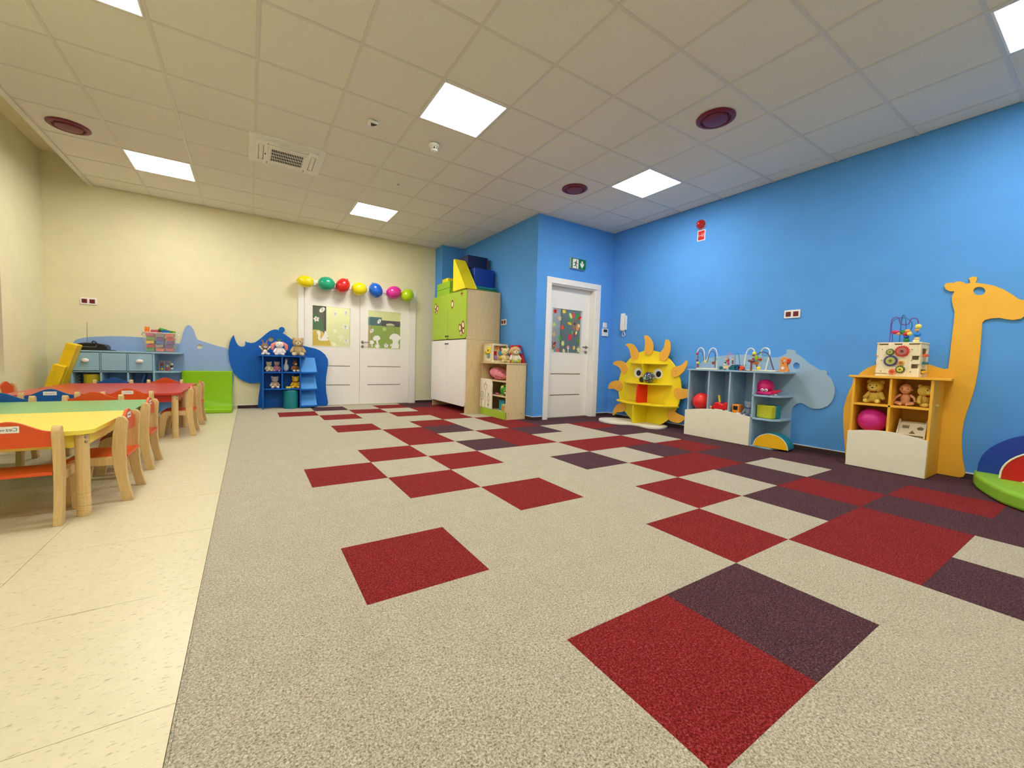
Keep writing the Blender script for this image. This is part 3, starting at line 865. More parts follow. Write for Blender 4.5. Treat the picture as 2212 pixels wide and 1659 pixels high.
# soft blocks on top of the cabinet
ZT = 1.99
m_fy = mat('foam_yellow', (246, 218, 20), .45, .03, 8, bump=.1, bscale=60)
m_fg = mat('foam_green', (150, 190, 40), .5, .03, 8, bump=.1, bscale=60)
m_fb = mat('foam_blue', (0, 62, 160), .4, .04, 8, bump=.1, bscale=60)
m_fn = mat('foam_navy', (8, 32, 84), .45, .04, 8, bump=.1, bscale=60)
m_ft = mat('foam_teal', (20, 130, 140), .45, .04, 8, bump=.1, bscale=60)
fb = T('foam_block', 'lime green foam block on top of the tall cabinet', 'foam block', (2.72, 3.45, ZT))
for z in (0, .121):
    build('cushion', G().box(-.14, .14, -.27, .28, z, z + .12), m_fg, fb, bevel=.012, seg=3)
S('foam_block', G().box(2.60, 2.72, 3.30, 3.55, ZT + .241, ZT + .31), m_fy, 'small flat yellow foam block lying on the lime foam block', 'foam block', (2.66, 3.42, ZT + .241), bevel=.01)
w = T('foam_wedge', 'tall yellow foam wedge standing on the tall cabinet', 'foam wedge', (2.60, 2.62, ZT))
build('wedge_cushion', G().plate([(2.50, y, ZT + .001 + z) for y, z in [(2.86, 0), (2.37, 0), (2.82, .53), (2.86, .53)]], (.20, 0, 0)), m_fy, w, world=True, bevel=.012, seg=3)
build('seam_piping', G().tube([(2.4995, 2.38, ZT + .012), (2.4995, 2.82, ZT + .525)], .004, 6).tube([(2.7005, 2.38, ZT + .012), (2.7005, 2.82, ZT + .525)], .004, 6).tube([(2.50, 2.60, ZT + .272), (2.70, 2.60, ZT + .272)], .002, 6), m_fy, w, world=True)
S('foam_pad', G().box(2.74, 3.15, 2.47, 2.94, ZT, ZT + .04), mat('foam_leafgreen', (60, 130, 70), .5), 'flat green foam pad lying on the tall cabinet under the teal pad', 'foam pad', (2.95, 2.7, ZT), bevel=.012)
S('foam_pad', G().box(2.76, 3.14, 2.49, 2.93, ZT + .041, ZT + .082), m_ft, 'flat teal foam pad lying under the bright blue foam block', 'foam pad', (2.95, 2.7, ZT + .041), bevel=.012)
S('foam_block', G().obox((2.95, 2.75, ZT + .245), (.38, .30, .31), rotx(.06)), m_fb, 'bright blue foam block on the teal pad on top of the tall cabinet', 'foam block', (2.95, 2.75, ZT + .085), bevel=.012)
S('foam_block', G().box(2.90, 3.15, 3.01, 3.4, ZT, ZT + .40), m_fg, 'upright lime foam block at the back of the tall cabinet top under the navy block', 'foam block', (3.02, 3.2, ZT), bevel=.012)
nb = T('foam_block', 'navy foam block with brown side lying topmost of the stack on the tall cabinet', 'foam block', (2.93, 3.0, ZT + .412))
build('cushion', G().box(2.72, 3.10, 2.78, 3.18, ZT + .412, ZT + .63), m_fn, nb, world=True, bevel=.012)
build('brown_side', G().box(3.101, 3.12, 2.785, 3.175, ZT + .415, ZT + .625), mat('foam_brown', (120, 84, 40), .5), nb, world=True, bevel=.004)

# ------------------------------------------------------------------ low flower shelf
ls = T('flower_shelf', 'low maple shelf with lime plinth and a cream flower-engraved panel', 'shelf', (3.0, 2.0, 0))
y0, y1 = 1.60, 2.385
g = G().box(2.82, 3.165, y0, y0 + .018, 0, .825).box(2.82, 3.165, y1 - .018, y1, 0, .825)
build('side_panel', G().box(2.82, 3.165, y0, y0 + .018, 0, .825), m_maple, ls, world=True, bevel=.001)
build('side_panel', G().box(2.82, 3.165, y1 - .018, y1, 0, .825), m_maple, ls, world=True, bevel=.001)
build('top_board', G().box(2.805, 3.165, y0 - .01, y1, .825, .843), m_maple, ls, world=True, bevel=.002)
for z in (.57, .345, .115):
    build('shelf', G().box(2.825, 3.165, y0 + .018, y1 - .018, z - .018, z), m_maple, ls, world=True)
build('back_board', G().box(3.155, 3.165, y0 + .018, y1 - .018, .1, .825), m_maple, ls, world=True)
build('plinth', G().box(2.812, 2.83, y0, y1, 0, .115), m_lime, ls, world=True, bevel=.002)
p = [(y1, .118), (y1, .582), (2.09, .582)] + arcpts((2.09, .492), .09, PI / 2, PI, 6)[1:] + [(2.0, .118)]
fpn = build('flower_panel', G().poly(p, 0, 2.806, .016), m_pale, ls, world=True, bevel=.002)
m_eng = mat('engraving', (92, 70, 40), .7, .05, 20)
def line(pts): return G().tube([(2.8058, a, b) for a, b in pts], .0028, 5)
def flw(pts):
    build('engraved_line', line(pts), m_eng, fpn, world=True)
flw([(2.21, .12), (2.205, .405)])
flw([(2.16, .49), (2.16, .45), (2.18, .415), (2.205, .405), (2.235, .42), (2.245, .455), (2.245, .495), (2.225, .475), (2.205, .53), (2.18, .475), (2.16, .49)])
flw([(2.315, .12), (2.312, .24)])
flw([(2.312 + .055 * (1 + .12 * math.sin(8 * b)) * math.cos(b), .305 + .065 * (1 + .12 * math.sin(8 * b)) * math.sin(b)) for b in [2 * PI * i / 48 for i in range(49)]])
flw([(2.312 + .022 * math.cos(b), .305 + .026 * math.sin(b)) for b in [2 * PI * i / 16 for i in range(17)]])
flw([(2.11, .12), (2.108, .23)])
flw([(2.10, .23), (2.075, .25), (2.065, .30), (2.085, .305), (2.105, .33), (2.125, .305), (2.135, .27), (2.125, .24), (2.10, .23)])
flw([(2.107 + .014 * math.cos(b), .345 + .014 * math.sin(b)) for b in [2 * PI * i / 12 for i in range(13)]])
build('heart_decal', G().poly([(2.108, .152), (2.128, .175), (2.122, .188), (2.108, .18), (2.094, .188), (2.088, .175)], 0, 2.805, .001), m_eng, fpn, world=True)
for x in (2.87, 3.10):
    build('cap_and_hole_shade', G().cyl((x, y0, .09), (x, y0 - .002, .09), .007, n=10), m_eng, ls, world=True)

# ------------------------------------------------------------------ rhino shelf
m_rh = mat('rhino_blue', (0, 92, 174), .5, .03, 8, spec=.25)
m_rp = mat('pocket_blue', (68, 146, 216), .6, .05, 20, bump=.15)
m_rd = m_rh
rh = T('rhino_shelf', 'dark blue rhino-shaped toy shelf standing beside the double door', 'shelf', (.1, 4.05, 0))
c = crop((380, 660), 360 / 2212)
YR = 4.158
RO = [(768, 390), (782, 440), (800, 490), (830, 530), (870, 548), (900, 545), (917, 530), (922, 505), (919, 472), (945, 488), (1000, 497), (1050, 488), (1100, 455), (1150, 415), (1200, 372), (1250, 335), (1300, 318), (1340, 318), (1365, 328), (1367, 305), (1385, 288), (1410, 283), (1435, 295), (1447, 320), (1440, 345), (1418, 368),
      (1450, 385), (1500, 420), (1580, 480), (1680, 530), (1760, 552), (1850, 570), (1920, 600), (1980, 650), (2015, 710), (2022, 770), (2010, 850), (1995, 950), (1990, 1050), (1995, 1150), (2010, 1230), (2020, 1290), (2008, 1325), (1890, 1345), (1110, 1360), (1085, 1330), (1095, 1230), (1110, 1120), (1118, 1025), (1050, 1030), (980, 1030),
      (900, 1005), (830, 960), (770, 895), (730, 810), (705, 720), (695, 620), (703, 540), (720, 470), (745, 420)]
pts = trace(RO, c, 1, YR)
for q in pts:
    if q.z < .05: q.z = .006
build('rhino_backboard', G().plate(pts, (0, .018, 0), [trace(ring(1262, 447, 34, 34), c, 1, YR)]), m_rh, rh, world=True)
YRF = 3.92
for x, n, z0 in ((-.17, 'side_panel', .006), (.345, 'side_panel', .006)):
    build(n, G().box(x - .009, x + .009, YRF, YR, z0, .83), m_rd, rh, world=True, bevel=.002)
build('divider', G().box(.08, .098, YRF + .002, YR, .326, .83), m_rd, rh, world=True, bevel=.002)
build('top_board', G().poly([(-.23, YR), (-.23, YRF + .06), (-.17, YRF - .008), (.44, YRF - .008), (.44, YR)], 2, .83, .018), m_rd, rh, world=True, bevel=.003)
for z in (.59, .326):
    build('shelf', G().box(-.161, .336, YRF + .002, YR, z - .018, z), m_rd, rh, world=True, bevel=.002)
for z0, z1 in ((.578, .826), (.302, .556), (.03, .28)):
    g = G().add([(.356, 4.10, z1), (.575, 4.10, z1), (.356, YRF + .02, z0), (.595, YRF + .02, z0), (.356, YR, z0), (.595, YR, z0), (.356, YR, z1), (.575, YR, z1)],
                [(0, 2, 3, 1), (2, 4, 5, 3), (1, 3, 5, 7), (0, 6, 4, 2), (0, 1, 7, 6), (4, 6, 7, 5)])
    pk = build('book_pocket', g, m_rp, rh, world=True, smooth=False)
    build('pocket_lip', G().add([(.356, YRF + .012, z0 - .012), (.602, YRF + .012, z0 - .012), (.602, YRF + .012, z0 + .016), (.356, YRF + .012, z0 + .016), (.356, YRF + .026, z0 - .012), (.602, YRF + .026, z0 - .012), (.602, YRF + .026, z0 + .016), (.356, YRF + .026, z0 + .016)],
                                [(0, 1, 2, 3), (4, 7, 6, 5), (0, 4, 5, 1), (3, 2, 6, 7), (0, 3, 7, 4), (1, 5, 6, 2)]), m_rd, pk, world=True, bevel=.002)
    build('pocket_screw', G().cyl((.57, YRF + .012, z0 + .002), (.57, YRF + .010, z0 + .002), .006, n=8), m_dark, pk, world=True)
S('storage_drum', G().lathe([(.0, 0), (.105, 0), (.108, .01), (.108, .285), (.10, .295), (.0, .295)], c=(.215, 4.02, .001), n=32), mat('drum_teal', (18, 128, 134), .5, .03, 10), 'teal cylinder standing under the rhino shelf cubbies', 'drum', (.215, 4.02, .001))

# ------------------------------------------------------------------ light blue drawer unit with animal backboard
m_lb = mat('sky_board', (142, 168, 205), .5, .03, 8)
m_dr = mat('drawer_blue', (148, 184, 196), .5, .03, 8)
du = T('drawer_shelf', 'light blue horned-animal storage unit with drawers and white knobs', 'shelf', (-1.7, 4.0, 0))
c = crop((60, 620), 460 / 2212)
YL = 4.181
DO = [(455, 590), (500, 548), (560, 530), (650, 518), (850, 510), (1000, 512), (1180, 522), (1300, 540), (1480, 575), (1580, 590), (1600, 530), (1620, 450), (1640, 410), (1668, 393), (1695, 405), (1725, 450), (1745, 510), (1762, 545), (1850, 575), (1960, 608), (2070, 637), (2120, 690), (2150, 800)]
pts = trace(DO, c, 1, YL) + [Vector((-.585, YL, .006)), Vector((-2.27, YL, .006))]
build('animal_backboard', G().plate(pts, (0, .018, 0), [trace(ring(1785, 618, 31, 25), c, 1, YL)]), m_lb, du, world=True)
YLF = 3.83
for x, n in ((-2.22, 'side_panel'), (-1.955, 'divider'), (-1.697, 'divider'), (-1.437, 'side_panel')):
    build(n, G().box(x - .009, x + .009, YLF, YL, .006, .83), m_dr, du, world=True, bevel=.002)
build('top_board', G().poly([(-2.262, YL), (-2.262, YLF - .01), (-1.20, YLF - .01), (-1.15, YLF + .08), (-1.15, YL)], 2, .83, .02), m_dr, du, world=True, bevel=.003)
for z in (.588, .326):
    build('shelf', G().box(-2.211, -1.446, YLF, YL, z - .018, z), m_dr, du, world=True, bevel=.002)
    build('end_shelf', G().poly([(-1.428, YL), (-1.428, YLF), (-1.24, YLF), (-1.17, YLF + .1), (-1.17, YL)], 2, z - .018, .018), m_dr, du, world=True, bevel=.002)
m_knob = mat('knob_white', (240, 238, 228), .25, .01, 10, coat=.3)
for x0, x1, kn in ((-2.208, -1.967, -2.088), (-1.943, -1.709, None), (-1.685, -1.449, -1.574)):
    d = build('drawer', G().box(x0, x1, YLF - .016, YLF + .3, .594, .822), m_dr, du, world=True, bevel=.002)
    if kn:
        build('knob', G().ell((kn, YLF - .032, .722), (.036, .016, .027), n=20), m_knob, d, world=True)
    build('screw_dot', G().cyl(((x0 + x1) / 2 + .02, YLF - .0165, .72), ((x0 + x1) / 2 + .02, YLF - .0155, .72), .003, n=8), m_dark, d, world=True)

# ------------------------------------------------------------------ lime folded floor mat
m_mat = mat('lime_vinyl', (138, 186, 14), .35, .04, 5, spec=.4)
fm = T('folding_mat', 'lime green padded play mat folded against the light blue animal board', 'play mat', (-.87, 3.95, 0))
def pad(n, verts, faces):
    return build(n, G().add(verts, faces), m_mat, fm, world=True, bevel=.012, seg=3)
nx, nz = 16, 14
def wavy(x, t):
    k = math.exp(-((t - .12) / .16) ** 2)
    return .007 * k * math.sin(24 * t + 9 * (x + .57) * (1 + t)) * max(0, min(1, (x + 1.0) / .4))
vs = []; fs = []
XA, XB = -1.175, -.568
for j in range(nz + 1):
    t = j / nz
    for i in range(nx + 1):
        x = XA + (XB - XA) * i / nx
        vs.append((x, 4.10 - .05 * (1 - t) ** 3 + wavy(x, t), .05 + .54 * t))
k = nx + 1
for j in range(nz):
    for i in range(nx):
        fs.append((j * k + i, j * k + i + 1, (j + 1) * k + i + 1, (j + 1) * k + i))
n0 = len(vs)
vs += [(x, y + .065, z) for x, y, z in vs]
fs += [tuple(a + n0 for a in f)[::-1] for f in fs]
bd = [i for i in range(k)] + [j * k + nx for j in range(1, nz + 1)] + [nz * k + i for i in range(nx - 1, -1, -1)] + [j * k for j in range(nz - 1, 0, -1)]
fs += [(a, b, b + n0, a + n0) for a, b in zip(bd, bd[1:] + bd[:1])]
build('back_pad', G().add(vs, fs), m_mat, fm, world=True, bevel=.008, seg=2, ang=50)
build('seat_pad', G().box(XA, XB + .005, 3.69, 4.13, 0.002, .062), m_mat, fm, world=True, bevel=.014, seg=3)

# ------------------------------------------------------------------ yellow foam pieces leaning in the corner
m_yf = mat('foam_corner_yellow', (232, 192, 10), .5, .08, 12, bump=.25, bscale=40)
yf = T('foam_step', 'yellow stepped foam piece leaning against the drawer unit in the corner', 'foam block', (-2.4, 3.7, 0))
R = roty(.29)
o = Vector((-2.47, 3.70, .03))
build('long_cushion', G().obox(o + R @ Vector((.05, .0, .48)), (.10, .20, .94), R), m_yf, yf, world=True, bevel=.012, seg=3)
build('short_cushion', G().obox(o + R @ Vector((.045, -.155, .345)), (.11, .10, .67), R), m_yf, yf, world=True, bevel=.012, seg=3)
build('seam', G().tube([o + R @ Vector((.045, -.2065, .08)), o + R @ Vector((.045, -.2065, .45)), ], .003, 6), m_yf, yf, world=True)

# ------------------------------------------------------------------ tables
def table(label, x0, x1, y0, y1, rgb, name):
    m = mat(name, rgb, .3, .02, 6, spec=.5)
    cx, cy = (x0 + x1) / 2, (y0 + y1) / 2
    t = T('activity_table', label, 'table', (cx, cy, 0))
    build('tabletop', G().plate([(x, y, .436) for x, y in rrect(x0, x1, y0, y1, .07, 6)], (0, 0, .024)), m, t, world=True, bevel=.004)
    i = .058
    for a in (y0 + i - .012, y1 - i):
        build('apron', G().box(x0 + i, x1 - i, a, a + .014, .365, .436), m, t, world=True)
    for a in (x0 + i - .012, x1 - i):
        build('apron', G().box(a, a + .014, y0 + i, y1 - i, .365, .436), m, t, world=True)
    for sx in (x0 + .05, x1 - .05):
        for sy in (y0 + .05, y1 - .05):
            prof = [(.026, 0), (.028, .004)]
            for z in (.03, .042, .054, .10, .12):
                prof += [(.028, z - .003), (.0258, z - .0015), (.0258, z + .0015), (.028, z + .003)]
            prof += [(.028, .432)]
            lg = build('leg', G().lathe(prof, c=(sx, sy, 0), n=24), m_wood, t, world=True, ang=50)
            dx = 1 if sx > cx else -1; dy = -1 if sy < cy else 1
            for z in (.395, .42):
                d = Vector((dx, dy, 0)).normalized()
                build('bolt', G().ell(Vector((sx, sy, z)) + d * .028, .0075, n=10, k=6), m_steel, lg, world=True)
    return t
table('yellow rectangular kids table with beech legs', -2.235, -1.036, -.508, .354, (248, 212, 80), 'laminate_yellow')
table('green rectangular kids table pushed against the yellow table', -2.235, -1.036, .356, 1.135, (122, 176, 104), 'laminate_green')
table('red kids table on the side of the green table', -2.15, -.93, 1.775, 2.56, (198, 56, 46), 'laminate_red')
table('red kids table on the side of the drawer unit', -2.15, -.93, 2.562, 3.345, (198, 56, 46), 'laminate_red')

# ------------------------------------------------------------------ chairs (local: sitter faces +Y, back at -Y)
m_or = mat('chair_orange', (216, 78, 26), .4, .03, 10)
m_cb = mat('chair_blue', (0, 84, 150), .4, .03, 10)
m_ink = mat('ink', (60, 60, 66), .7)
def make_chair(label, m, tagtext=None, group=None):
    t = T('kids_chair', label, 'chair', group=group)
    hw = .165
    post = [(-.062, 0), (-.014, 0), (.006, .10), (.022, .20), (.028, .30), (.022, .40), (.008, .470)] + [(-.008 + .022 * math.cos(a) - .006, .474 + .022 * math.sin(a)) for a in [PI * i / 6 for i in range(1, 6)]] + [(-.042, .465), (-.034, .38), (-.030, .30), (-.032, .20), (-.040, .10)]
    front = [(.0, .215), (.0, .262), (.16, .262)] + [(.17 + .065 * math.cos(a), .197 + .065 * math.sin(a)) for a in [PI / 2 * (1 - i / 5) for i in range(0, 6)]] + [(.245, .10), (.255, 0), (.205, 0), (.192, .10), (.18, .18), (.165, .205), (.14, .215)]
    for s in (-1, 1):
        build('rear_post', G().plate([(s * hw - .016, y, z) for y, z in post], (.032, 0, 0)), m_wood, t, bevel=.006, seg=2)
        build('front_leg', G().plate([(s * (hw - .001) - .015, y, z) for y, z in front], (.030, 0, 0)), m_wood, t, bevel=.004)
    seat = [(-.035, .268), (.08, .262), (.18, .266), (.222, .258), (.236, .235), (.228, .228), (.212, .246), (.175, .252), (.08, .248), (-.035, .252)]
    build('seat', G().plate([(-hw + .017, y, z) for y, z in seat], (2 * hw - .034, 0, 0)), m, t, bevel=.002)
    n = 24
    top = [(-hw + .016 + (2 * hw - .032) * i / n, .467 + .027 * (1 - math.cos(2 * PI * i / n))) for i in range(n + 1)]
    b = build('backrest', G().plate([(x, -.016, z) for x, z in [(-hw + .016, .392)] + top + [(hw - .016, .392)]], (0, .014, 0)), m, t, bevel=.003)
    if tagtext is not None:
        tg = build('name_tag', G().box(-.04, .04, -.0175, -.0165, .468, .500), m_plastic, b)
        g = G()
        if tagtext:
            vs, fs = text_mesh(tagtext, .024)
            g.add([(-v.x + .016, -.0180, v.y + .484) for v in vs], fs)
            g.tube([(-.006 - .028 * i / 12, -.0178, .482 + .004 * math.sin(2.2 * i)) for i in range(13)], .0012, 4)
        else:
            r = random.Random(label)
            g.tube([(-.03 + .06 * i / 16, -.0178, .483 + r.uniform(-.005, .005)) for i in range(17)], .0012, 4)
        build('handwriting', g, m_ink, tg)
    return t
ORG = 'orange kids chair with name tag '
def chair(label, x, y, rz, m=m_or, tagtext=''):
    t = make_chair(label, m, tagtext)
    t.location = (x, y, 0); t.rotation_euler = (0, 0, rz)
    return t
chair('orange kids chair with a name tag at the front side of the yellow table', -1.315, -.53, 0, m_or, 'Cez')
chair('orange kids chair with a name tag at the end of the yellow table', -.985, -.095, PI / 2)
chair('orange kids chair with a name tag at the end of the green table', -1.0, .645, PI / 2)
chair('blue kids chair at the far side of the green table', -1.94, 1.235, PI, m_cb, None)
chair('orange kids chair at the far side of the green table', -1.43, 1.235, PI, m_or, None)
chair('blue kids chair with a name tag facing the red tables', -1.78, 1.62, 0, m_cb)
chair('orange kids chair with a name tag facing the red tables', -1.29, 1.62, 0, m_or)
chair('orange kids chair at the end of the red table nearest the green table', -.875, 2.065, PI / 2)
chair('orange kids chair at the end of the red tables next to the lime mat', -.865, 2.83, PI / 2)
chair('blue kids chair between the red tables and the drawer unit', -1.765, 3.46, PI, m_cb, None)
chair('orange kids chair between the red tables and the drawer unit', -1.27, 3.46, PI + .03, m_or, None)
chair('orange kids chair at the left wall end of the red tables', -2.40, 2.74, -PI / 2, m_or, None)

# ------------------------------------------------------------------ balloons over the double door
BAL = [((195, 235), (88, 64), (246, 214, 8), 0.05, 'yellow balloon at the left end of the row above the double door'), ((415, 258), (87, 75), (14, 158, 118), .12, 'green balloon above the double door'),
       ((589, 277), (72, 80), (214, 28, 30), 1.0, 'red balloon above the double door'), ((762, 313), (79, 70), (250, 216, 10), .1, 'yellow balloon in the middle of the row between red and blue balloons'),
       ((936, 328), (70, 78), (0, 92, 196), 2.0, 'blue balloon above the double door'), ((1125, 350), (77, 68), (214, 40, 140), .35, 'pink balloon above the double door'), ((1268, 381), (68, 66), (176, 204, 10), .75, 'lime balloon above the double door')]
c = crop((620, 560), 300 / 1464)
for (pc, rr, rgb, ang, lab) in BAL:
    q = on(*c(pc), 1, 4.05)
    e = on(*c((pc[0] + rr[0], pc[1])), 1, 4.05); f = on(*c((pc[0], pc[1] - rr[1])), 1, 4.05)
    rx, rz_ = (e - q).length, (f - q).length
    t = T('balloon', lab, 'balloon', tuple(q))
    m = mat('balloon_%d_%d_%d' % rgb, rgb, .25, .01, 8, coat=.4)
    L, W = max(rx, rz_), min(rx, rz_)
    prof = [(W * math.sin(PI * i / 16) ** .9 * (1.02 - .08 * (i / 16)), -L * math.cos(PI * i / 16)) for i in range(1, 16)]
    d = {0: roty(PI / 2 - ang), 1: roty(PI / 2 - ang)}[0]
    if lab.startswith('yellow balloon at'):
        d = roty(-PI / 2)
    g = G().lathe([(.001, -L)] + prof + [(.006, L * 1.0)], R=d, n=24)
    build('balloon_skin', g, m, t)
    build('knot', G().lathe([(.004, L), (.008, L * 1.03), (.013, L * 1.09), (.003, L * 1.1)], R=d, n=12), m, t)
bc = T('party_string', 'thin cord carrying the balloons along the top of the double door', 'cord', (1.3, 4.16, 2.09))
build('cord', G().tube([on(*c(p), 1, 4.175) for p in [(100, 235), (300, 275), (520, 298), (670, 325), (860, 345), (1030, 362), (1200, 372), (1330, 365)]], .003, 6), m_plastic, bc, world=True)

# ------------------------------------------------------------------ soft play corner seat (right edge)
ss = T('play_sofa', 'round soft play seat with lime cushion, blue arched back and red panel', 'soft seat', (4.2, -3.3, 0))
m_sl = mat('soft_lime', (134, 184, 44), .55, .05, 12, bump=.15, bscale=90)
arc = [(4.68, -2.74), (4.52, -2.76), (4.40, -2.79), (4.28, -2.83), (4.18, -2.87), (4.07, -2.92), (3.97, -2.97), (3.88, -3.05), (3.82, -3.12), (3.76, -3.25), (3.74, -3.4), (3.78, -3.6), (3.9, -3.8), (4.1, -3.95), (4.4, -4.0), (4.68, -4.0)]
build('seat_cushion', G().plate([(x, y, .003) for x, y in arc], (0, 0, .105)), m_sl, ss, world=True, bevel=.03, seg=4)
def arch(x0, t, y0, r, zr, n=24, z0=.108):
    return [(y0 - r * math.cos(PI * i / n), z0 + zr * math.sin(PI * i / n)) for i in range(n + 1)]
build('arched_back', G().poly([(-3.37 - .60 * math.cos(PI * i / 28), .108 + .40 * math.sin(PI * i / 28) ** .8) for i in range(29)][::-1], 0, 4.56, .12), m_fb, ss, world=True, bevel=.02, seg=3)
rp = build('red_panel', G().poly([(-3.37 - .46 * math.cos(PI * i / 28), .109 + .29 * math.sin(PI * i / 28) ** .8) for i in range(29)][::-1], 0, 4.38, .17), mat('soft_red', (196, 14, 14), .45, .03, 8), ss, world=True, bevel=.008)
build('piping', G().tube([(4.379, -3.37 + .46 * math.cos(PI * i / 28), .112 + .292 * math.sin(PI * i / 28) ** .8) for i in range(29)], .006, 6), m_pale, rp, world=True)
build('seat_piping', G().tube([(4.375, -3.02, .112), (4.2, -3.1, .112), (4.1, -3.3, .112)], .005, 6), m_pale, ss, world=True)
# ------------------------------------------------------------------ plush toys
def fur(rgb, rough=.9):
    return mat('plush_%d_%d_%d' % rgb, rgb, rough, .12, 90, bump=.8, bscale=260, spec=.15)
m_eye = mat('toy_eye', (14, 12, 14), .15, .0)
def limb(g, a, b, ra, rb):
    a = Vector(a); b = Vector(b)
    n = 6
    pts = [a.lerp(b, i / n) for i in range(n + 1)]
    d = (b - a).normalized()
    rs = [ra + (rb - ra) * i / n for i in range(n + 1)]
    pts = [a - d * ra * .7] + pts + [b + d * rb * .7]
    rs = [ra * .45] + rs + [rb * .5]
    return g.tube(pts, rs, 12)
def plush(name, label, cat, loc, rz, h, body, belly=None, muzzle=None, ears='round', ear_in=None, head=None, foot=None, arms='down', lean=0, nose=(30, 22, 20), hs=1.0, snout=.35, m_over=None, group=None, bow=None):
    t = T(name, label, cat, loc, rz, group=group)
    mb = m_over or fur(body); mh = m_over or fur(head or body); mz = fur(muzzle) if muzzle else mh; mf = fur(foot) if foot else mb
    bd = build('body', G().ell((0, .02 * h, .29 * h), (.215 * h, .18 * h, .28 * h), n=18, k=12), mb, t)
    if belly:
        build('belly', G().ell((0, -.06 * h, .27 * h), (.16 * h, .125 * h, .2 * h), n=16, k=10), fur(belly), bd)
    hz = .70 * h; hr = .235 * h * hs
    hd = build('head', G().ell((0, -.02 * h, hz), (hr * 1.08, hr * .92, hr), n=20, k=12), mh, t)
    if muzzle or snout:
        build('muzzle', G().ell((0, -.02 * h - hr * .78, hz - hr * .28), (hr * .5, hr * snout * 1.2, hr * .38), n=14, k=8), mz, hd)
        build('nose', G().ell((0, -.02 * h - hr * .78 - hr * snout * 1.12, hz - hr * .14), (hr * .17, hr * .1, hr * .12), n=10, k=6), mat('nose_%d_%d_%d' % nose, nose, .3), hd)
    for s in (-1, 1):
        build('eye', G().ell((s * hr * .40, -.02 * h - hr * .80, hz + hr * .18), (hr * .10, hr * .07, hr * .12), n=10, k=6), m_eye, hd)
        if ears == 'round':
            e = build('ear', G().ell((s * hr * .82, .0, hz + hr * .78), (hr * .34, hr * .18, hr * .34), n=14, k=8), mh, hd)
        elif ears == 'long':
            e = build('ear', limb(G(), (s * hr * .4, 0, hz + hr * .8), (s * hr * .75, .03 * h, hz + hr * 2.0), hr * .26, hr * .16), fur(ear_in) if ear_in else mh, hd)
        elif ears == 'lop':
            g = limb(G(), (s * hr * .7, .03 * h, hz + hr * .75), (s * hr * 1.75, .02 * h, hz - hr * .2), hr * .3, hr * .55)
            g = limb(g, (s * hr * 1.75, .02 * h, hz - hr * .2), (s * hr * 1.85, .0, hz - hr * 1.3), hr * .55, hr * .38)
            e = build('ear', g, fur(ear_in) if ear_in else mh, hd)
        elif ears == 'flop':
            e = build('ear', limb(G(), (s * hr * .75, 0, hz + hr * .6), (s * hr * 1.2, .0, hz - hr * .35), hr * .25, hr * .3), (mat('ear_blue_toy', (30, 140, 196), .8, .05, 60, bump=.4) if s > 0 and ear_in else mh), hd)
        if arms == 'down':
            a = build('arm', limb(G(), (s * .19 * h, 0, .44 * h), (s * .30 * h, -.10 * h, .22 * h), .075 * h, .085 * h), mb, t)
        elif arms == 'up':
            a = build('arm', limb(G(), (s * .18 * h, 0, .44 * h), (s * .36 * h, -.05 * h, .66 * h), .06 * h, .065 * h), mf, t)
        else:
            a = build('arm', limb(G(), (s * .18 * h, -.02 * h, .42 * h), (s * .20 * h, -.18 * h, .30 * h), .075 * h, .085 * h), mb, t)
        lg = build('leg', limb(G(), (s * .13 * h, -.05 * h, .10 * h), (s * .20 * h, -.30 * h, .095 * h), .09 * h, .095 * h), mf if foot else mb, t)
        build('foot_pad', G().ell((s * .205 * h, -.375 * h, .11 * h), (.07 * h, .025 * h, .075 * h), n=12, k=8), fur(foot) if foot else mz, lg)
    if bow:
        m = mat('ribbon_%d_%d_%d' % bow, bow, .6, .05, 30)
        b = build('ribbon', G().tube([(.135 * h * math.cos(2 * PI * i / 20), -.01 * h + .13 * h * math.sin(2 * PI * i / 20), .505 * h) for i in range(20)], .03 * h, 8, True), m, t)
        build('ribbon_bow', G().ell((-.06 * h, -.16 * h, .49 * h), (.06 * h, .02 * h, .04 * h), n=10, k=6).ell((.06 * h, -.16 * h, .49 * h), (.06 * h, .02 * h, .04 * h), n=10, k=6).ell((0, -.165 * h, .49 * h), .022 * h, n=8, k=6), m, b)
    return t
c = crop((550, 700), 170 / 1484)
def px(p, v=4.0): return on(*c(p), 1, v).x
ZR = .849
plush('plush_rabbit', 'small grey-brown plush rabbit with a white belly on the rhino shelf', 'plush toy', (px((195, 560)), 4.02, ZR), .15, .20, (150, 120, 96), belly=(238, 230, 212), head=(140, 112, 92), muzzle=(236, 226, 208), ears='long', ear_in=(150, 110, 104), foot=(240, 234, 220), arms='up')
wb = plush('plush_rabbit', 'white plush rabbit with big pink drooping ears on the rhino shelf', 'plush toy', (px((470, 560)), 4.03, ZR), 0, .24, (244, 236, 222), ears='lop', ear_in=(244, 138, 132), snout=.15, nose=(190, 110, 110), hs=.95)
build('leaf_tuft', limb(G(), (-.01, 0, .225), (.0, 0, .255), .016, .006).ell((.014, 0, .243), (.02, .01, .012), roty(-.6), n=10, k=6).ell((-.016, 0, .242), (.02, .01, .012), roty(.6), n=10, k=6), mat('leaf_green_toy', (70, 120, 50), .7), wb)
plush('teddy_bear', 'large tan plush teddy bear with cream paws on the rhino shelf', 'plush toy', (px((820, 575)) - .0, 4.02, ZR), -.05, .31, (190, 162, 116), muzzle=(226, 208, 172), foot=(222, 204, 166), ears='round')
CB1, CB2 = .591, .327
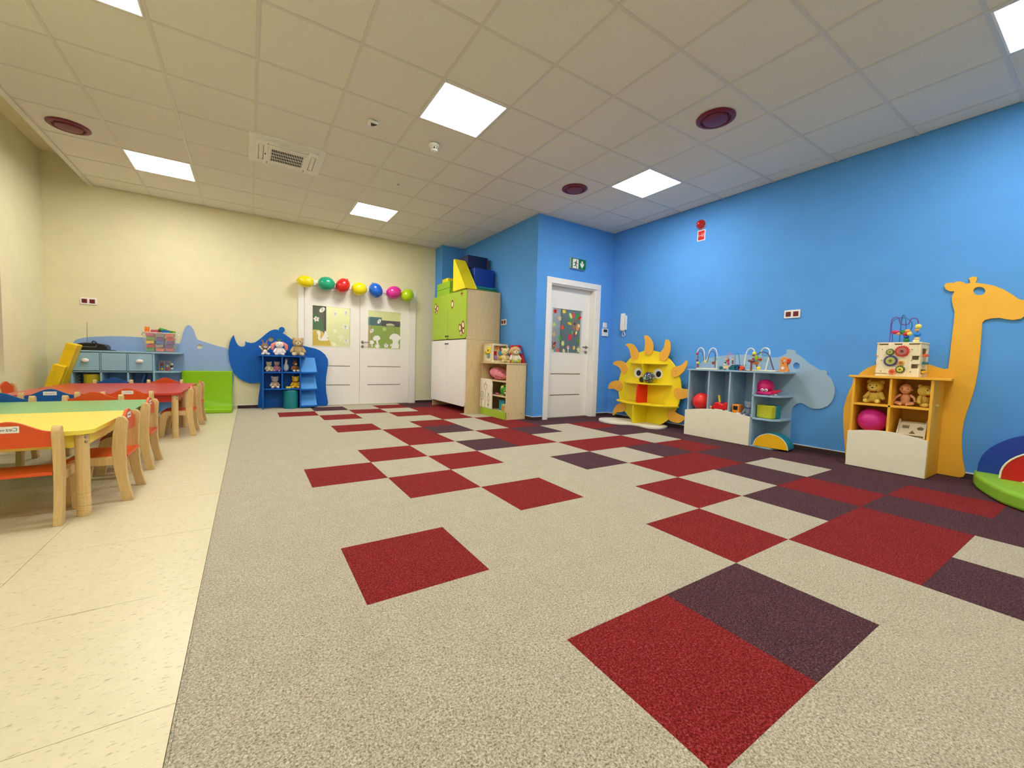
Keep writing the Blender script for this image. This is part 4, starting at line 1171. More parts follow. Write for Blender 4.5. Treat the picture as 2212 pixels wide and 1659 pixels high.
plush('plush_toy', 'cream plush animal in the upper cubby of the rhino shelf', 'plush toy', (px((270, 870), 4.0), 4.03, CB1), .1, .17, (214, 196, 152), belly=(228, 214, 176), ears='round', hs=.85)
plush('plush_toy', 'pink plush animal with lilac feet in the upper cubby of the rhino shelf', 'plush toy', (px((425, 870), 4.0), 4.04, CB1), -.1, .175, (206, 136, 148), head=(206, 168, 150), foot=(206, 150, 196), ears='round', hs=.85)
gs = T('plush_goose', 'white plush goose with orange beak in the cubby beside the brown horse', 'plush toy', (px((592, 880), 4.02), 4.07, CB1))
m = fur((226, 222, 206))
build('body', G().ell((0, 0, .065), (.045, .06, .065)), m, gs)
hd = build('neck_and_head', limb(G(), (0, -.02, .11), (.005, -.03, .185), .02, .016).ell((.005, -.032, .193), (.02, .024, .02)), m, gs)
build('beak', limb(G(), (.01, -.05, .195), (.015, -.075, .188), .009, .005), mat('beak', (196, 110, 50), .5), hd)
hr_ = plush('plush_horse', 'brown plush horse with cream muzzle and hooves on the rhino shelf', 'plush toy', (px((765, 890), 3.99), 4.015, CB1), .35, .19, (138, 92, 52), head=(132, 88, 50), muzzle=(238, 228, 206), foot=(240, 230, 208), ears='long', snout=.75, hs=.75)
pl = plush('plush_toy', 'grey plush animal with a striped shirt in the lower cubby of the rhino shelf', 'plush toy', (px((385, 1190), 4.0), 4.02, CB2), .05, .20, (196, 168, 138), head=(178, 170, 158), belly=(206, 176, 146), ears='round', foot=(228, 220, 200), hs=1.0)
plush('teddy_bear', 'golden teddy bear with a red ribbon in the lower cubby of the rhino shelf', 'plush toy', (px((775, 1195), 4.0), 4.02, CB2), -.1, .205, (228, 178, 50), muzzle=(240, 200, 90), ears='round', bow=(150, 24, 30))
S('toy_brick', G().box(px((590, 1180), 4.0), px((690, 1180), 4.0), 3.97, 4.0, CB2, CB2 + .028), mat('yellow_toy', (244, 214, 40), .4), 'small yellow toy block lying in the lower cubby of the rhino shelf', 'toy block', (px((640, 1180), 4.0), 3.985, CB2), bevel=.003)

# ------------------------------------------------------------------ radio, tub of bricks, drawer unit toys
ZD = .851
rd = T('cd_radio', 'black portable CD radio with raised antenna on the drawer unit', 'radio', (-2.07, 4.0, ZD))
prof = [(-.16, .0), (.16, .0), (.162, .05), (.14, .078), (.05, .092), (-.08, .09), (-.15, .075), (-.162, .05)]
build('case', G().plate([(x, -.10, z) for x, z in prof], (0, .2, 0)), mat('radio_black', (20, 20, 22), .3, .05, 30), rd, bevel=.012, seg=3)
build('cd_lid', G().lathe([(.07, 0), (.072, .004), (.05, .008), (.0, .008)], c=(-.01, 0, .09), n=28), mat('radio_lid', (30, 30, 34), .2), rd)
build('display_trim', G().tube([(-.085, -.103, .066), (-.085, -.103, .045), (.055, -.103, .042), (.07, -.103, .064)], .004, 6), m_steel, rd)
build('handle', G().tube(smooth_path([(.0, .0, .098), (.02, -.01, .118), (.05, -.02, .098)], 5), .007), m_black, rd)
build('antenna', G().cyl((-.055, .05, .085), (-.05, .05, .36), .0035, .002, n=8), m_steel, rd)
build('power_cable', G().tube(smooth_path([(.15, -.06, .02), (.18, -.09, .008), (.22, -.11, .006), (.25, -.10, .006)], 5), .005, 6), m_black, rd)
TX0, TX1, TY0, TY1 = -1.552, -1.196, 3.86, 4.08
tb = T('storage_tub', 'clear plastic tub overfilled with coloured toy bricks on the drawer unit', 'storage box', (-1.375, 3.97, ZD))
m_tub = clear_mat('clear_plastic', (236, 232, 226), .10, .12)
m_rim = clear_mat('clear_plastic_rim', (240, 236, 230), .6, .2)
dx = .02; hgt = .262
def tubside(a0, a1, b0, b1, t):
    pass
cx, cy = -1.375, 3.97
def ringt(z, f, off=0): 
    hx = (TX1 - TX0) / 2 - dx * (1 - f) - off; hy = (TY1 - TY0) / 2 - dx * (1 - f) - off
    return [(cx - hx, cy - hy, z), (cx + hx, cy - hy, z), (cx + hx, cy + hy, z), (cx - hx, cy + hy, z)]
vs = ringt(ZD, 0) + ringt(ZD + hgt, 1) + ringt(ZD + .004, 0, .003) + ringt(ZD + hgt, 1, .003)
fs = [(0, 3, 2, 1)] + [(i, (i + 1) % 4, 4 + (i + 1) % 4, 4 + i) for i in range(4)] + [(8 + i, 12 + i, 12 + (i + 1) % 4, 8 + (i + 1) % 4) for i in range(4)] + [(8, 9, 10, 11)] + [(4 + i, 4 + (i + 1) % 4, 12 + (i + 1) % 4, 12 + i) for i in range(4)]
build('tub_wall', G().add(vs, fs), m_tub, tb, world=True, smooth=False)
build('rim', G().tube(ringt(ZD + hgt, 1, -.002), .005, 6, True), m_rim, tb, world=True)
for s in (-1, 1):
    hx = (TX1 - TX0) / 2 * s
    build('clip_handle', G().tube(smooth_path([(cx + hx, cy - .05, ZD + hgt), (cx + hx + s * .016, cy - .04, ZD + hgt - .03), (cx + hx + s * .016, cy + .04, ZD + hgt - .03), (cx + hx, cy + .05, ZD + hgt)], 4), .005, 6), m_rim, tb, world=True)
BR = {'pink': (206, 90, 110), 'red': (206, 40, 54), 'blue': (40, 100, 170), 'purple': (112, 66, 140), 'yellow': (244, 192, 50), 'green': (60, 150, 60), 'grey': (150, 146, 136), 'coral': (236, 116, 86), 'lime': (120, 160, 40), 'orange': (246, 120, 30)}
BM = {}
def brick_mesh(k, w, d, h_):
    key = (k, w)
    if key not in BM:
        g = G().box(-w / 2, w / 2, -d / 2, d / 2, 0, h_)
        nx = 4 if w > .07 else 2
        for i in range(nx):
            for j in range(2):
                g.cyl((-w / 2 + w * (i + .5) / nx, -d / 2 + d * (j + .5) / 2, h_), (-w / 2 + w * (i + .5) / nx, -d / 2 + d * (j + .5) / 2, h_ + .006), .007, n=8)
        o = build('toy_brick', g, mat('brick_' + k, BR[k], .4, .02, 20))
        BM[key] = o.data
        bpy.data.objects.remove(o)
    return BM[key]
def brick(k, loc, rot, w=.08, d=.04, h_=.034):
    o = bpy.data.objects.new('toy_brick', brick_mesh(k, w, d, h_)); COL.objects.link(o)
    o.location = loc; o.rotation_euler = rot
    tag(o, '%s toy brick in the clear tub on the drawer unit' % k, 'toy brick', '%s bricks in the clear tub' % k)
rows = [['green', 'coral', 'pink'], ['red', 'grey', 'purple'], ['yellow', 'blue', 'purple', ], ['lime', 'purple', 'red'], ['pink', 'grey', 'coral'], ['red', 'pink', 'blue']]
rng = random.Random(3)
for r, row in enumerate(rows[:5] + []):
    for yy in (-.066, .0, .066):
        rr = row if yy < -.01 else rng.sample(list(BR), 3)
        for i, k in enumerate(rr):
            sp = (.285 + .009 * r) / 3
            x = cx + (i - 1) * sp + rng.uniform(-.004, .004)
            tilt = rng.choice((-1, 1)) * rng.uniform(.04, .24)
            brick(k, (x, cy + yy * (.9 + .03 * r), ZD + .012 + r * .0495 + rng.uniform(0, .004)), (rng.uniform(-.1, .1), tilt, rng.uniform(-.12, .12)), .082, .046, .036)
for k, x, y, z, rot in (('orange', -.135, -.05, .262, (0, -.1, .1)), ('pink', -.06, -.03, .262, (.0, .1, -.3)), ('green', .02, -.02, .285, (.5, .25, -.2)), ('red', -.03, .05, .268, (0, 0, .6)), ('green', .085, .0, .264, (.2, .22, .1)), ('blue', .06, -.075, .262, (0, 0, .05)), ('lime', .11, .06, .262, (.0, .1, .3)), ('orange', -.135, -.05, .30, (0, .05, .2))):
    brick(k, (cx + x, cy + y, ZD + z), rot, .08 if k != 'orange' else .05)

bt = T('bell_frame_toy', 'small wooden frame toy with bells in the end cubby of the drawer unit', 'toy', (-1.335, 3.95, .589))
m_dkw = mat('amber_wood', (176, 128, 66), .5, .1, 30)
for x in (-.055, .0, .055):
    build('post', G().box(x - .004, x + .004, -.03, .03, 0, .13), m_dkw, bt)
build('top_bar', G().box(-.06, .06, -.03, .03, .13, .138), m_dkw, bt)
build('base_bar', G().box(-.06, .06, -.03, .03, 0, .006), m_dkw, bt)
for i, (x, z, k) in enumerate(((-.03, .03, (200, 180, 60)), (-.03, .09, (150, 50, 40)), (.028, .028, (206, 60, 40)), (.028, .07, (220, 200, 160)), (.075, .035, (220, 214, 200)), (.075, .065, (60, 40, 36)), (.075, .095, (220, 214, 200)))):
    build('bell', G().ell((x, -.012, z), .016, n=12, k=8), mat('bell_%d' % i, k, .3), bt)
S('bucket', G().lathe([(.0, 0), (.07, 0), (.078, .02), (.086, .20), (.083, .215), (.0, .215)], c=(-2.058, 3.95, .327), n=24), mat('drum_yellow', (214, 190, 30), .5), 'yellow bucket standing in the lower cubby of the drawer unit', 'bucket', (-2.058, 3.95, .327))
S('spring_toy', G().tube([(-2.178 + (.018 if i % 2 else -.012), 3.90, .335 + .022 * i) for i in range(10)], .004, 6), m_steel, 'zigzag wire toy beside the yellow bucket in the drawer unit', 'toy', (-2.16, 3.90, .335))
S('book', G().obox((-1.56, 3.93, .44), (.02, .16, .22), roty(.25)), mat('book_blue', (30, 70, 130), .5), 'thin dark book leaning in the lower cubby under the right drawer knob', 'book', (-1.56, 3.93, .33), bevel=.002)

# ------------------------------------------------------------------ toys on the flower shelf
ZK = .843
ab = T('activity_box', 'open wooden activity box with coloured shapes on the flower shelf', 'activity toy', (3.0, 2.24, ZK))
c = crop((1030, 730), 120 / 1106)
bx0, bx1, by0, by1, hb = 2.85, 3.142, 2.10, 2.378, .292
Zb = ZK + .001
build('front_frame', G().plate([(bx0, by0, Zb), (bx1, by0, Zb), (bx1, by0, ZK + hb), (bx0, by0, ZK + hb)], (0, .014, 0), [[(bx0 + .03, by0, ZK + .03), (bx1 - .02, by0, ZK + .03), (bx1 - .02, by0, ZK + hb - .028), (bx0 + .03, by0, ZK + hb - .028)]]), m_plywood, ab, world=True, bevel=.002)
wp = build('side_board', G().box(bx0, bx0 + .012, by0 + .014, by1, Zb, ZK + hb), m_plywood, ab, world=True)
build('side_rim', G().plate([(bx0 - .008, by0 + .014, Zb), (bx0 - .008, by1, Zb), (bx0 - .008, by1, ZK + hb), (bx0 - .008, by0 + .014, ZK + hb)], (.008, 0, 0), [[(bx0 - .008, by0 + .03, ZK + .02), (bx0 - .008, by1 - .02, ZK + .02), (bx0 - .008, by1 - .02, ZK + hb - .02), (bx0 - .008, by0 + .03, ZK + hb - .02)]]), m_maple, ab, world=True)
build('box_shell', G().box(bx1 - .012, bx1, by0 + .014, by1, Zb, ZK + hb).box(bx0 + .012, bx1 - .012, by1 - .012, by1, Zb, ZK + hb).box(bx0 + .012, bx1 - .012, by0 + .014, by1 - .012, Zb, ZK + .012).box(bx0 + .012, bx1 - .012, by0 + .014, by1 - .012, ZK + hb - .012, ZK + hb), m_maple, ab, world=True)
build('inner_panel', G().box(bx0 + .012, bx1 - .012, by0 + .06, by0 + .07, ZK + .012, ZK + hb - .012), m_maple, ab, world=True)
for (p, r_, k, n_) in (((225, 250), .058, (244, 214, 40), 24), ((225, 355), .042, (110, 150, 150), 24), ((172, 300), .03, (200, 190, 60), 16)):
    q = on(*c(p), 0, bx0 - .012)
    build('side_gear', G().cyl((bx0, q.y, q.z), (bx0 - .012, q.y, q.z), r_, n=n_), mat('gear_%d_%d_%d' % k, k, .4), wp, world=True)
q = on(*c((225, 250)), 0, bx0 - .012); build('gear_hub', G().cyl((bx0 - .012, q.y, q.z), (bx0 - .016, q.y, q.z), .018, n=12), m_maroon, wp, world=True)
for (p, r_, k, n_) in (((415, 200), .032, (244, 150, 40), 5), ((495, 215), .04, (140, 100, 130), 6), ((565, 195), .032, (150, 170, 40), 20), ((465, 300), .033, (90, 170, 200), 20), ((365, 300), .042, (190, 20, 40), 4), ((520, 325), .026, (60, 130, 50), 20), ((378, 388), .042, (176, 140, 190), 4), ((470, 390), .034, (244, 226, 60), 10)):
    q = on(*c(p), 1, by0 + .045)
    pts = []
    for i in range(n_):
        rr = r_ * (.5 if (n_ == 10 and i % 2) else 1)
        a = 2 * PI * i / n_ + PI / 4
        pts.append((q.x + rr * math.cos(a), q.z + rr * math.sin(a)))
    build('shape_piece', G().poly(pts, 1, by0 + .045, .012), mat('shape_%d_%d_%d' % k, k, .45), ab, world=True, bevel=.002)
    build('shape_peg', G().cyl((q.x, by0 + .057, q.z), (q.x, by0 + .06, q.z), .006, n=8), m_plywood, ab, world=True)
S('red_box', G().plate([(3.112, y, z) for y, z in [(2.0, ZK), (1.615, ZK), (1.76, ZK + .275), (2.0, ZK + .275)]], (.045, 0, 0)), mat('red_case', (196, 18, 26), .45), 'red slanted box standing behind the puppy on the flower shelf', 'box', (3.10, 1.8, ZK), bevel=.004)
plush('teddy_bear', 'pale cream plush teddy bear sitting on the flower shelf', 'plush toy', (2.915, 1.82, ZK), -.35, .235, (222, 198, 142), muzzle=(226, 204, 152), ears='round', snout=.25, arms='front')
pp = plush('plush_puppy', 'tan plush puppy with a blue ear, red nose and green foot on the flower shelf', 'plush toy', (3.02, 1.70, ZK), -.35, .255, (232, 218, 190), head=(206, 166, 116), muzzle=(240, 226, 200), ears='flop', ear_in=(30, 140, 196), nose=(206, 40, 40), foot=(170, 180, 70), snout=.3, hs=1.18)
pg = T('pink_bag', 'pink heart-patterned soft bag lying in the top bay of the flower shelf', 'bag', (2.97, 2.05, .57))
def pink():
    m = mat('pink_pattern', (222, 130, 140), .7, .05, 30)
    nt = m.node_tree; b = nt.nodes['Principled BSDF']; old = b.inputs['Base Color'].links[0].from_socket
    g_ = [n for n in nt.nodes if n.type == 'NEW_GEOMETRY'][0]
    v = nt.nodes.new('ShaderNodeTexVoronoi'); v.inputs['Scale'].default_value = 28
    r = nt.nodes.new('ShaderNodeValToRGB'); r.color_ramp.elements[0].position = .25; r.color_ramp.elements[1].position = .32
    r.color_ramp.elements[0].color = alb((196, 80, 96)); r.color_ramp.elements[1].color = (1, 1, 1, 1)
    mx = nt.nodes.new('ShaderNodeMix'); mx.data_type = 'RGBA'; mx.blend_type = 'MULTIPLY'; mx.inputs['Factor'].default_value = 1
    nt.links.new(g_.outputs['Position'], v.inputs['Vector']); nt.links.new(v.outputs['Distance'], r.inputs['Fac'])
    nt.links.new(old, mx.inputs[6]); nt.links.new(r.outputs['Color'], mx.inputs[7]); nt.links.new(mx.outputs[2], b.inputs['Base Color'])
    return m
m_pink = pink()
g = G().ell((0, 0, .10), (.13, .25, .10), n=24, k=14)
for v in g.v:
    v.z = max(.002, v.z + .012 * math.sin(14 * v.y) * math.cos(11 * v.x)); v.x += .01 * math.sin(20 * v.y)
    if v.y < -.1: v.z *= .55 + .45 * (v.y + .25) / .15 if v.y > -.25 else .55
build('bag_body', g, m_pink, pg)
build('zip_band', G().tube([(-.125 * math.cos(a) * .9, .14 + .05 * math.sin(a), .10 + .09 * math.sin(a)) for a in [(-1.2 + 2.4 * i / 14) for i in range(15)]], .008, 6), m_maroon, pg)
gb = T('play_ball', 'small green play ball with yellow patches on the flower shelf', 'ball', (2.93, 1.79, .346))
build('ball_skin', G().ell((0, 0, .088), .087, n=24, k=14), mat('ball_green', (40, 150, 40), .4), gb)
for a, b in ((-1.2, .5), (-2.2, -.3), (-3.0, .6), (-1.9, 1.2), (-.6, -.4)):
    d = Vector((math.cos(a) * math.cos(b), math.sin(a) * math.cos(b), math.sin(b)))
    build('yellow_patch', G().cyl(Vector((0, 0, .088)) + d * .078, Vector((0, 0, .088)) + d * .0885, .034, .03, n=5), mat('patch', (196, 190, 90), .5), gb)
cw = T('toy_cow', 'tiny black and white toy cow on the edge of the flower shelf', 'toy animal', (2.86, 1.668, .346))
build('body', G().box(-.016, .016, -.03, .03, .03, .062), m_plastic, cw, bevel=.008)
for x in (-.011, .011):
    for y in (-.022, .022):
        build('leg', G().cyl((x, y, 0), (x, y, .032), .006, n=8), m_black, cw)
build('head', G().ell((-.0, .036, .068), (.013, .016, .014), n=10, k=6), m_black, cw)
build('patch', G().ell((-.012, -.008, .05), (.007, .012, .01), n=10, k=6), m_black, cw)
S('soft_toy', limb(G(), (2.88, 2.0, .361), (2.88, 1.93, .361), .014, .012), mat('small_pink', (200, 100, 130), .6), 'small pink toy lying behind the flower panel on the shelf', 'toy', (2.88, 1.97, .347))
S('soft_cube', G().box(2.87, 3.03, 1.73, 1.89, .1155, .275), mat('cube_teal', (24, 128, 140), .6, .05, 30, bump=.2), 'teal soft cube in the bottom bay of the flower shelf', 'soft cube', (2.95, 1.81, .1155), bevel=.012)
pc_ = T('picture_cube', 'small pale green picture cube beside the teal cube', 'soft cube', (2.865, 1.68, .1155))
build('cube', G().box(-.042, .05, -.055, .055, 0, .11), mat('cube_palegreen', (170, 190, 120), .6), pc_, bevel=.006)
build('picture', G().box(-.0435, -.041, -.035, .035, .015, .085), mat('picture_orange', (210, 130, 60), .6, .3, 60), pc_)

# ------------------------------------------------------------------ sun shelf toys
gl = T('glitter_ball', 'shiny dark ball with purple and green swirls on the sun shelf', 'ball', (4.50, .42, .613))
m_gl = mat('swirl_ball', (70, 70, 80), .08, .9, 22, coat=1.0)
r = [n for n in m_gl.node_tree.nodes if n.type == 'VALTORGB'][0]
cr_ = r.color_ramp
cr_.elements[0].position = .36; cr_.elements[0].color = alb((14, 14, 18)); cr_.elements[1].position = .66; cr_.elements[1].color = alb((220, 214, 204))
for pos, k in ((.46, (96, 50, 110)), (.52, (30, 26, 30)), (.58, (70, 150, 120))):
    e = cr_.elements.new(pos); e.color = alb(k)
build('ball_shell', G().ell((0, 0, .082), .082, n=28, k=18), m_gl, gl)
c = crop((1280, 700), 240 / 1659)
q = on(*c((740, 835)), 0, 4.47)
gp = [(.04 * (1.2 if i % 2 else .85) * math.cos(2 * PI * i / 20), .04 * (1.2 if i % 2 else .85) * math.sin(2 * PI * i / 20)) for i in range(20)]
S('toy_gear', G().poly([(.585 + a * .9, .654 + b * .9) for a, b in gp], 0, 4.535, .02), m_black, 'small black toy gear leaning on the sun shelf by the brace', 'toy gear', (4.545, .585, .613))

# ------------------------------------------------------------------ hippo shelf toys
HZ = .845
WIRE = {'white': mat('wire_white', (232, 230, 214), .3), 'purple': mat('wire_purple', (90, 70, 100), .3), 'green': mat('wire_green', (110, 180, 150), .3), 'pink': mat('wire_pink', (226, 120, 120), .3), 'blue': mat('wire_blue', (40, 110, 150), .3), 'violet': mat('wire_violet', (110, 60, 150), .3)}
def bead_mat(rgb): return mat('bead_%d_%d_%d' % rgb, rgb, .3, .02, 20)
c = crop((1490, 740), 250 / 2212)
def wire(par, col, pts, xs, r=.0045):
    P = []
    for i, p in enumerate(pts):
        x = xs if not hasattr(xs, '__len__') else xs[0] + (xs[1] - xs[0]) * i / (len(pts) - 1)
        q = on(*c(p), 0, x); q.z = max(q.z, HZ + .014); P.append(q)
    build('wire', G().tube(smooth_path(P, 5), r, 7), WIRE[col], par, world=True)
def bead(par, p, rgb, x=4.50, r=(.015, .015, .015)):
    q = on(*c(p), 0, x); q.z = max(q.z, HZ + .014 + r[2])
    build('bead', G().ell(q, r, n=12, k=8), bead_mat(rgb), par, world=True)
def maze(label, p0, p1):
    y0, y1 = on(*c(p0), 0, 4.46).y, on(*c(p1), 0, 4.46).y
    t = T('bead_maze', label, 'bead maze', (4.53, (y0 + y1) / 2, HZ))
    build('base_board', G().box(4.46, 4.62, y1, y0, HZ, HZ + .014), m_plywood, t, world=True, bevel=.003)
    return t
m1 = maze('wire bead maze with a column of beads on the hippo shelf beside the sun', (118, 490), (520, 500))
wire(m1, 'white', [(150, 480), (148, 300), (150, 180), (170, 125), (215, 100), (258, 125), (278, 190), (275, 290), (285, 350), (300, 372), (330, 340), (360, 230), (390, 140), (440, 105), (490, 125), (520, 200), (525, 300), (510, 490)], (4.49, 4.60), .006)
wire(m1, 'purple', [(158, 480), (155, 210), (175, 170), (205, 160), (240, 190), (262, 260), (266, 340), (300, 378), (338, 340), (360, 250), (385, 190), (425, 165), (465, 180), (488, 230), (485, 350), (480, 480)], (4.48, 4.55))
wire(m1, 'green', [(190, 480), (190, 330), (250, 295), (350, 285), (450, 290), (520, 300), (505, 350), (420, 370), (350, 360), (300, 372)], (4.60, 4.56), .004)
for p, k, r in (((145, 213), (196, 20, 44), .017), ((145, 275), (120, 160, 150), .013), ((145, 338), (120, 24, 40), .014), ((155, 388), (226, 206, 60), .018), ((148, 425), (60, 90, 40), .012), ((147, 455), (206, 60, 40), .016), ((295, 365), (220, 214, 90), .016), ((452, 388), (160, 50, 40), .02)):
    bead(m1, p, k, 4.49, (r, r, r))
m2 = maze('large wire bead maze with tall white arches on the hippo shelf', (990, 512), (1640, 540))
wire(m2, 'white', [(1035, 490), (1045, 400), (1068, 250), (1105, 150), (1165, 108), (1225, 140), (1245, 210), (1240, 300), (1262, 420), (1250, 500)], (4.48, 4.52), .007)
wire(m2, 'white', [(1345, 470), (1355, 250), (1362, 180), (1400, 120), (1455, 103), (1508, 128), (1530, 185), (1522, 250), (1485, 390), (1450, 520)], (4.60, 4.50), .007)
wire(m2, 'purple', [(1285, 500), (1283, 260), (1320, 205), (1400, 180), (1475, 200), (1525, 270), (1565, 400), (1602, 525)], (4.50, 4.50), .006)
wire(m2, 'green', [(1150, 262), (1200, 268), (1280, 262), (1290, 200), (1400, 230), (1490, 240), (1440, 270), (1320, 300), (1380, 310), (1460, 335), (1420, 360), (1330, 360), (1250, 340), (1215, 300)], (4.54, 4.58), .004)
for p, k, r in (((1235, 205), (236, 224, 90), (.02, .02, .02)), ((1218, 240), (150, 90, 60), (.017, .017, .014)), ((1280, 290), (150, 180, 30), (.018, .018, .034)), ((1255, 350), (60, 150, 160), (.02, .02, .014)), ((1340, 325), (176, 40, 50), (.016, .024, .016)), ((1285, 390), (190, 110, 40), (.018, .018, .022)), ((1220, 388), (206, 130, 90), (.018, .03, .018)), ((1210, 320), (150, 60, 70), (.012, .012, .02)), ((1315, 490), (250, 220, 70), (.016, .024, .02)), ((1040, 432), (90, 160, 60), (.016, .016, .016))):
    bead(m2, p, k, 4.50, r)
ml = T('toy_hammer', 'brown wooden toy hammer standing in front of the large bead maze', 'toy hammer', (4.42, on(*c((1172, 500)), 0, 4.42).y, HZ))
mw = mat('reddish_wood', (150, 84, 60), .5, .1, 40)
build('handle', G().lathe([(.009, 0), (.011, .01), (.0105, .09), (.014, .095), (.014, .10)], n=14), mw, ml)
build('hammer_head', G().cyl((0, .034, .115), (0, -.028, .110), .013, .016, n=14), mat('dark_wood_toy', (110, 66, 56), .5, .1, 40), ml)
v1 = T('bead_cart', 'small wooden bead cart with pink wires and green wheels on the hippo shelf', 'toy cart', (4.47, on(*c((730, 490)), 0, 4.47).y, HZ))
yy0, yy1 = on(*c((640, 480)), 0, 4.44).y, on(*c((825, 480)), 0, 4.44).y
build('cart_body', G().box(4.43, 4.50, yy1, yy0, HZ + .014, HZ + .05), m_maple, v1, world=True, bevel=.003)
for y in (yy0 + .018, yy1 + .02):
    for x in (4.425, 4.505):
        build('wheel', G().cyl((x - .006, y, HZ + .022), (x + .006, y, HZ + .022), .022, n=18), mat('wheel_green', (14, 100, 100), .4), v1, world=True)
wire(v1, 'pink', [(680, 430), (700, 300), (730, 220), (780, 205), (815, 240), (830, 330), (815, 430)], 4.45, .003)
wire(v1, 'pink', [(735, 430), (735, 290), (760, 225), (800, 215), (830, 290), (845, 320), (812, 430)], 4.48, .003)
for p, k in (((698, 322), (226, 200, 90)), ((740, 325), (190, 40, 44)), ((712, 352), (170, 40, 50)), ((820, 328), (220, 210, 120)), ((738, 352), (196, 30, 40)), ((820, 352), (40, 90, 90)), ((682, 385), (60, 50, 40)), ((738, 385), (214, 50, 54)), ((818, 390), (150, 30, 40)), ((672, 415), (240, 226, 150)), ((738, 415), (206, 40, 50)), ((812, 422), (220, 190, 120))):
    bead(v1, p, k, 4.44, (.011, .011, .011))
v2 = T('bead_caterpillar', 'teal wooden pull-along toy with a wire loop and orange head on the hippo shelf', 'pull toy', (4.47, on(*c((940, 500)), 0, 4.46).y, HZ))
yc = [on(*c((x, 490)), 0, 4.43).y for x in (850, 930, 995)]
for y, k, r in ((yc[0], (10, 96, 110), .034), (yc[1], (16, 70, 110), .034), (yc[2], (226, 76, 44), .028)):
    build('segment', G().cyl((4.40, y, HZ + r), (4.455, y, HZ + r), r, n=20), bead_mat(k), v2, world=True, bevel=.004)
build('axle', G().box(4.42, 4.436, yc[2], yc[0], HZ + .028, HZ + .036), m_wood, v2, world=True)
wire(v2, 'blue', [(860, 450), (865, 340), (870, 240), (905, 205), (935, 240), (950, 340), (952, 450)], 4.43, .003)
q = on(*c((1790, 540)), 0, 4.44)
dg = T('dog_puzzle', 'orange flat dog-shaped toy with a round dial standing on the hippo shelf', 'toy', (4.44, q.y, HZ))
DP = [(1705, 545), (1700, 510), (1725, 490), (1720, 430), (1735, 390), (1720, 370), (1728, 300), (1755, 275), (1800, 262), (1850, 270), (1880, 290), (1900, 330), (1890, 380), (1865, 400), (1860, 430), (1870, 480), (1890, 510), (1885, 545)]
m_od = mat('dog_orange', (240, 152, 72), .5, .03, 20)
pts = trace(DP, c, 0, 4.44); zz = min(p.z for p in pts)
for p in pts: p.z += HZ + .001 - zz
db = build('dog_board', G().plate(pts, (.03, 0, 0)), m_od, dg, world=True, bevel=.004)
def dot(par, p, r, rgb, x, n='face_dot'):
    q = on(*c(p), 0, x); q.z += HZ - zz
    build(n, G().cyl((x, q.y, q.z), (x - .004, q.y, q.z), r, n=16), bead_mat(rgb), par, world=True)
dot(db, (1780, 470), .026, (236, 130, 50), 4.44, 'dial_ring'); dot(db, (1780, 470), .017, (236, 224, 206), 4.437, 'dial')
dot(db, (1785, 380), .006, (50, 20, 20), 4.44); dot(db, (1768, 330), .006, (60, 90, 110), 4.44); dot(db, (1812, 330), .009, (190, 206, 206), 4.44)
build('flower_handle', G().ell(on(*c((1900, 340)), 0, 4.43), (.012, .022, .02)).ell(on(*c((1885, 385)), 0, 4.43), (.012, .018, .016)), mat('red_toy', (206, 60, 44), .4), dg, world=True)

# in the hippo bays
ZB = .321
S('play_ball', G().ell((4.47, -.44, ZB + .112), .111, n=32, k=20), mat('ball_red', (222, 40, 34), .35, .02, 20), 'plain red play ball in the hippo shelf bay', 'ball', (4.47, -.44, ZB))
cart = T('toy_car', 'red ride-in toy car with cream bumper and yellow pole in the hippo shelf', 'toy car', (4.46, -.70, ZB))
m_rc = mat('car_red', (214, 20, 34), .25, .02, 20); m_cc = mat('car_cream', (226, 210, 176), .4)
build('car_body', G().plate([(-.06, y, z) for y, z in [(.105, .045), (.10, .075), (.075, .085), (.06, .125), (.02, .135), (-.02, .12), (-.045, .11), (-.06, .135), (-.10, .14), (-.105, .05)]], (.12, 0, 0)), m_rc, cart, bevel=.012, seg=3)
build('chassis', G().box(-.062, .062, -.11, .115, .018, .05), m_cc, cart, bevel=.008)
for y in (-.065, .065):
    for x in (-.06, .06):
        build('wheel', G().cyl((x - .012, y, .026), (x + .012, y, .026), .0255, n=18), m_black, cart)
build('yellow_pole', G().cyl((-.02, .01, .13), (-.03, .02, .215), .013, n=12), mat('pole_yellow', (244, 214, 40), .4), cart)
build('headlight', G().ell((-.055, .10, .065), (.012, .014, .012)), mat('lamp_yellow', (240, 214, 110), .3), cart)
lorry = T('toy_truck', 'small orange toy truck cab with dark window in the hippo shelf', 'toy truck', (4.44, -.905, ZB))
build('cab', G().box(-.05, .05, -.042, .042, .02, .13), mat('truck_orange', (226, 130, 30), .35), lorry, bevel=.01, seg=3)
build('window', G().box(-.052, -.048, -.026, .026, .066, .112), m_black, lorry, bevel=.004)
for y in (-.03, .03):
    build('wheel', G().cyl((-.052, y, .021), (.052, y, .021), .0205, n=16), m_plastic if y < 0 else m_black, lorry)
plush('teddy_bear', 'small grey plush bear in the hippo shelf bay beside the orange truck', 'plush toy', (4.47, -1.02, ZB), -PI / 2 + .3, .185, (128, 140, 152), muzzle=(170, 176, 182), ears='round', snout=.25)
hg = T('pink_spiky_toy', 'magenta knobbly round toy creature with white eyes on the hippo shelf', 'toy', (4.50, -1.185, .585))
m_mg = mat('magenta_rubber', (214, 24, 112), .4, .03, 20)
sh = build('shell', G().ell((0, .02, .085), (.08, .088, .08), n=24, k=16), m_mg, hg)
g = G()
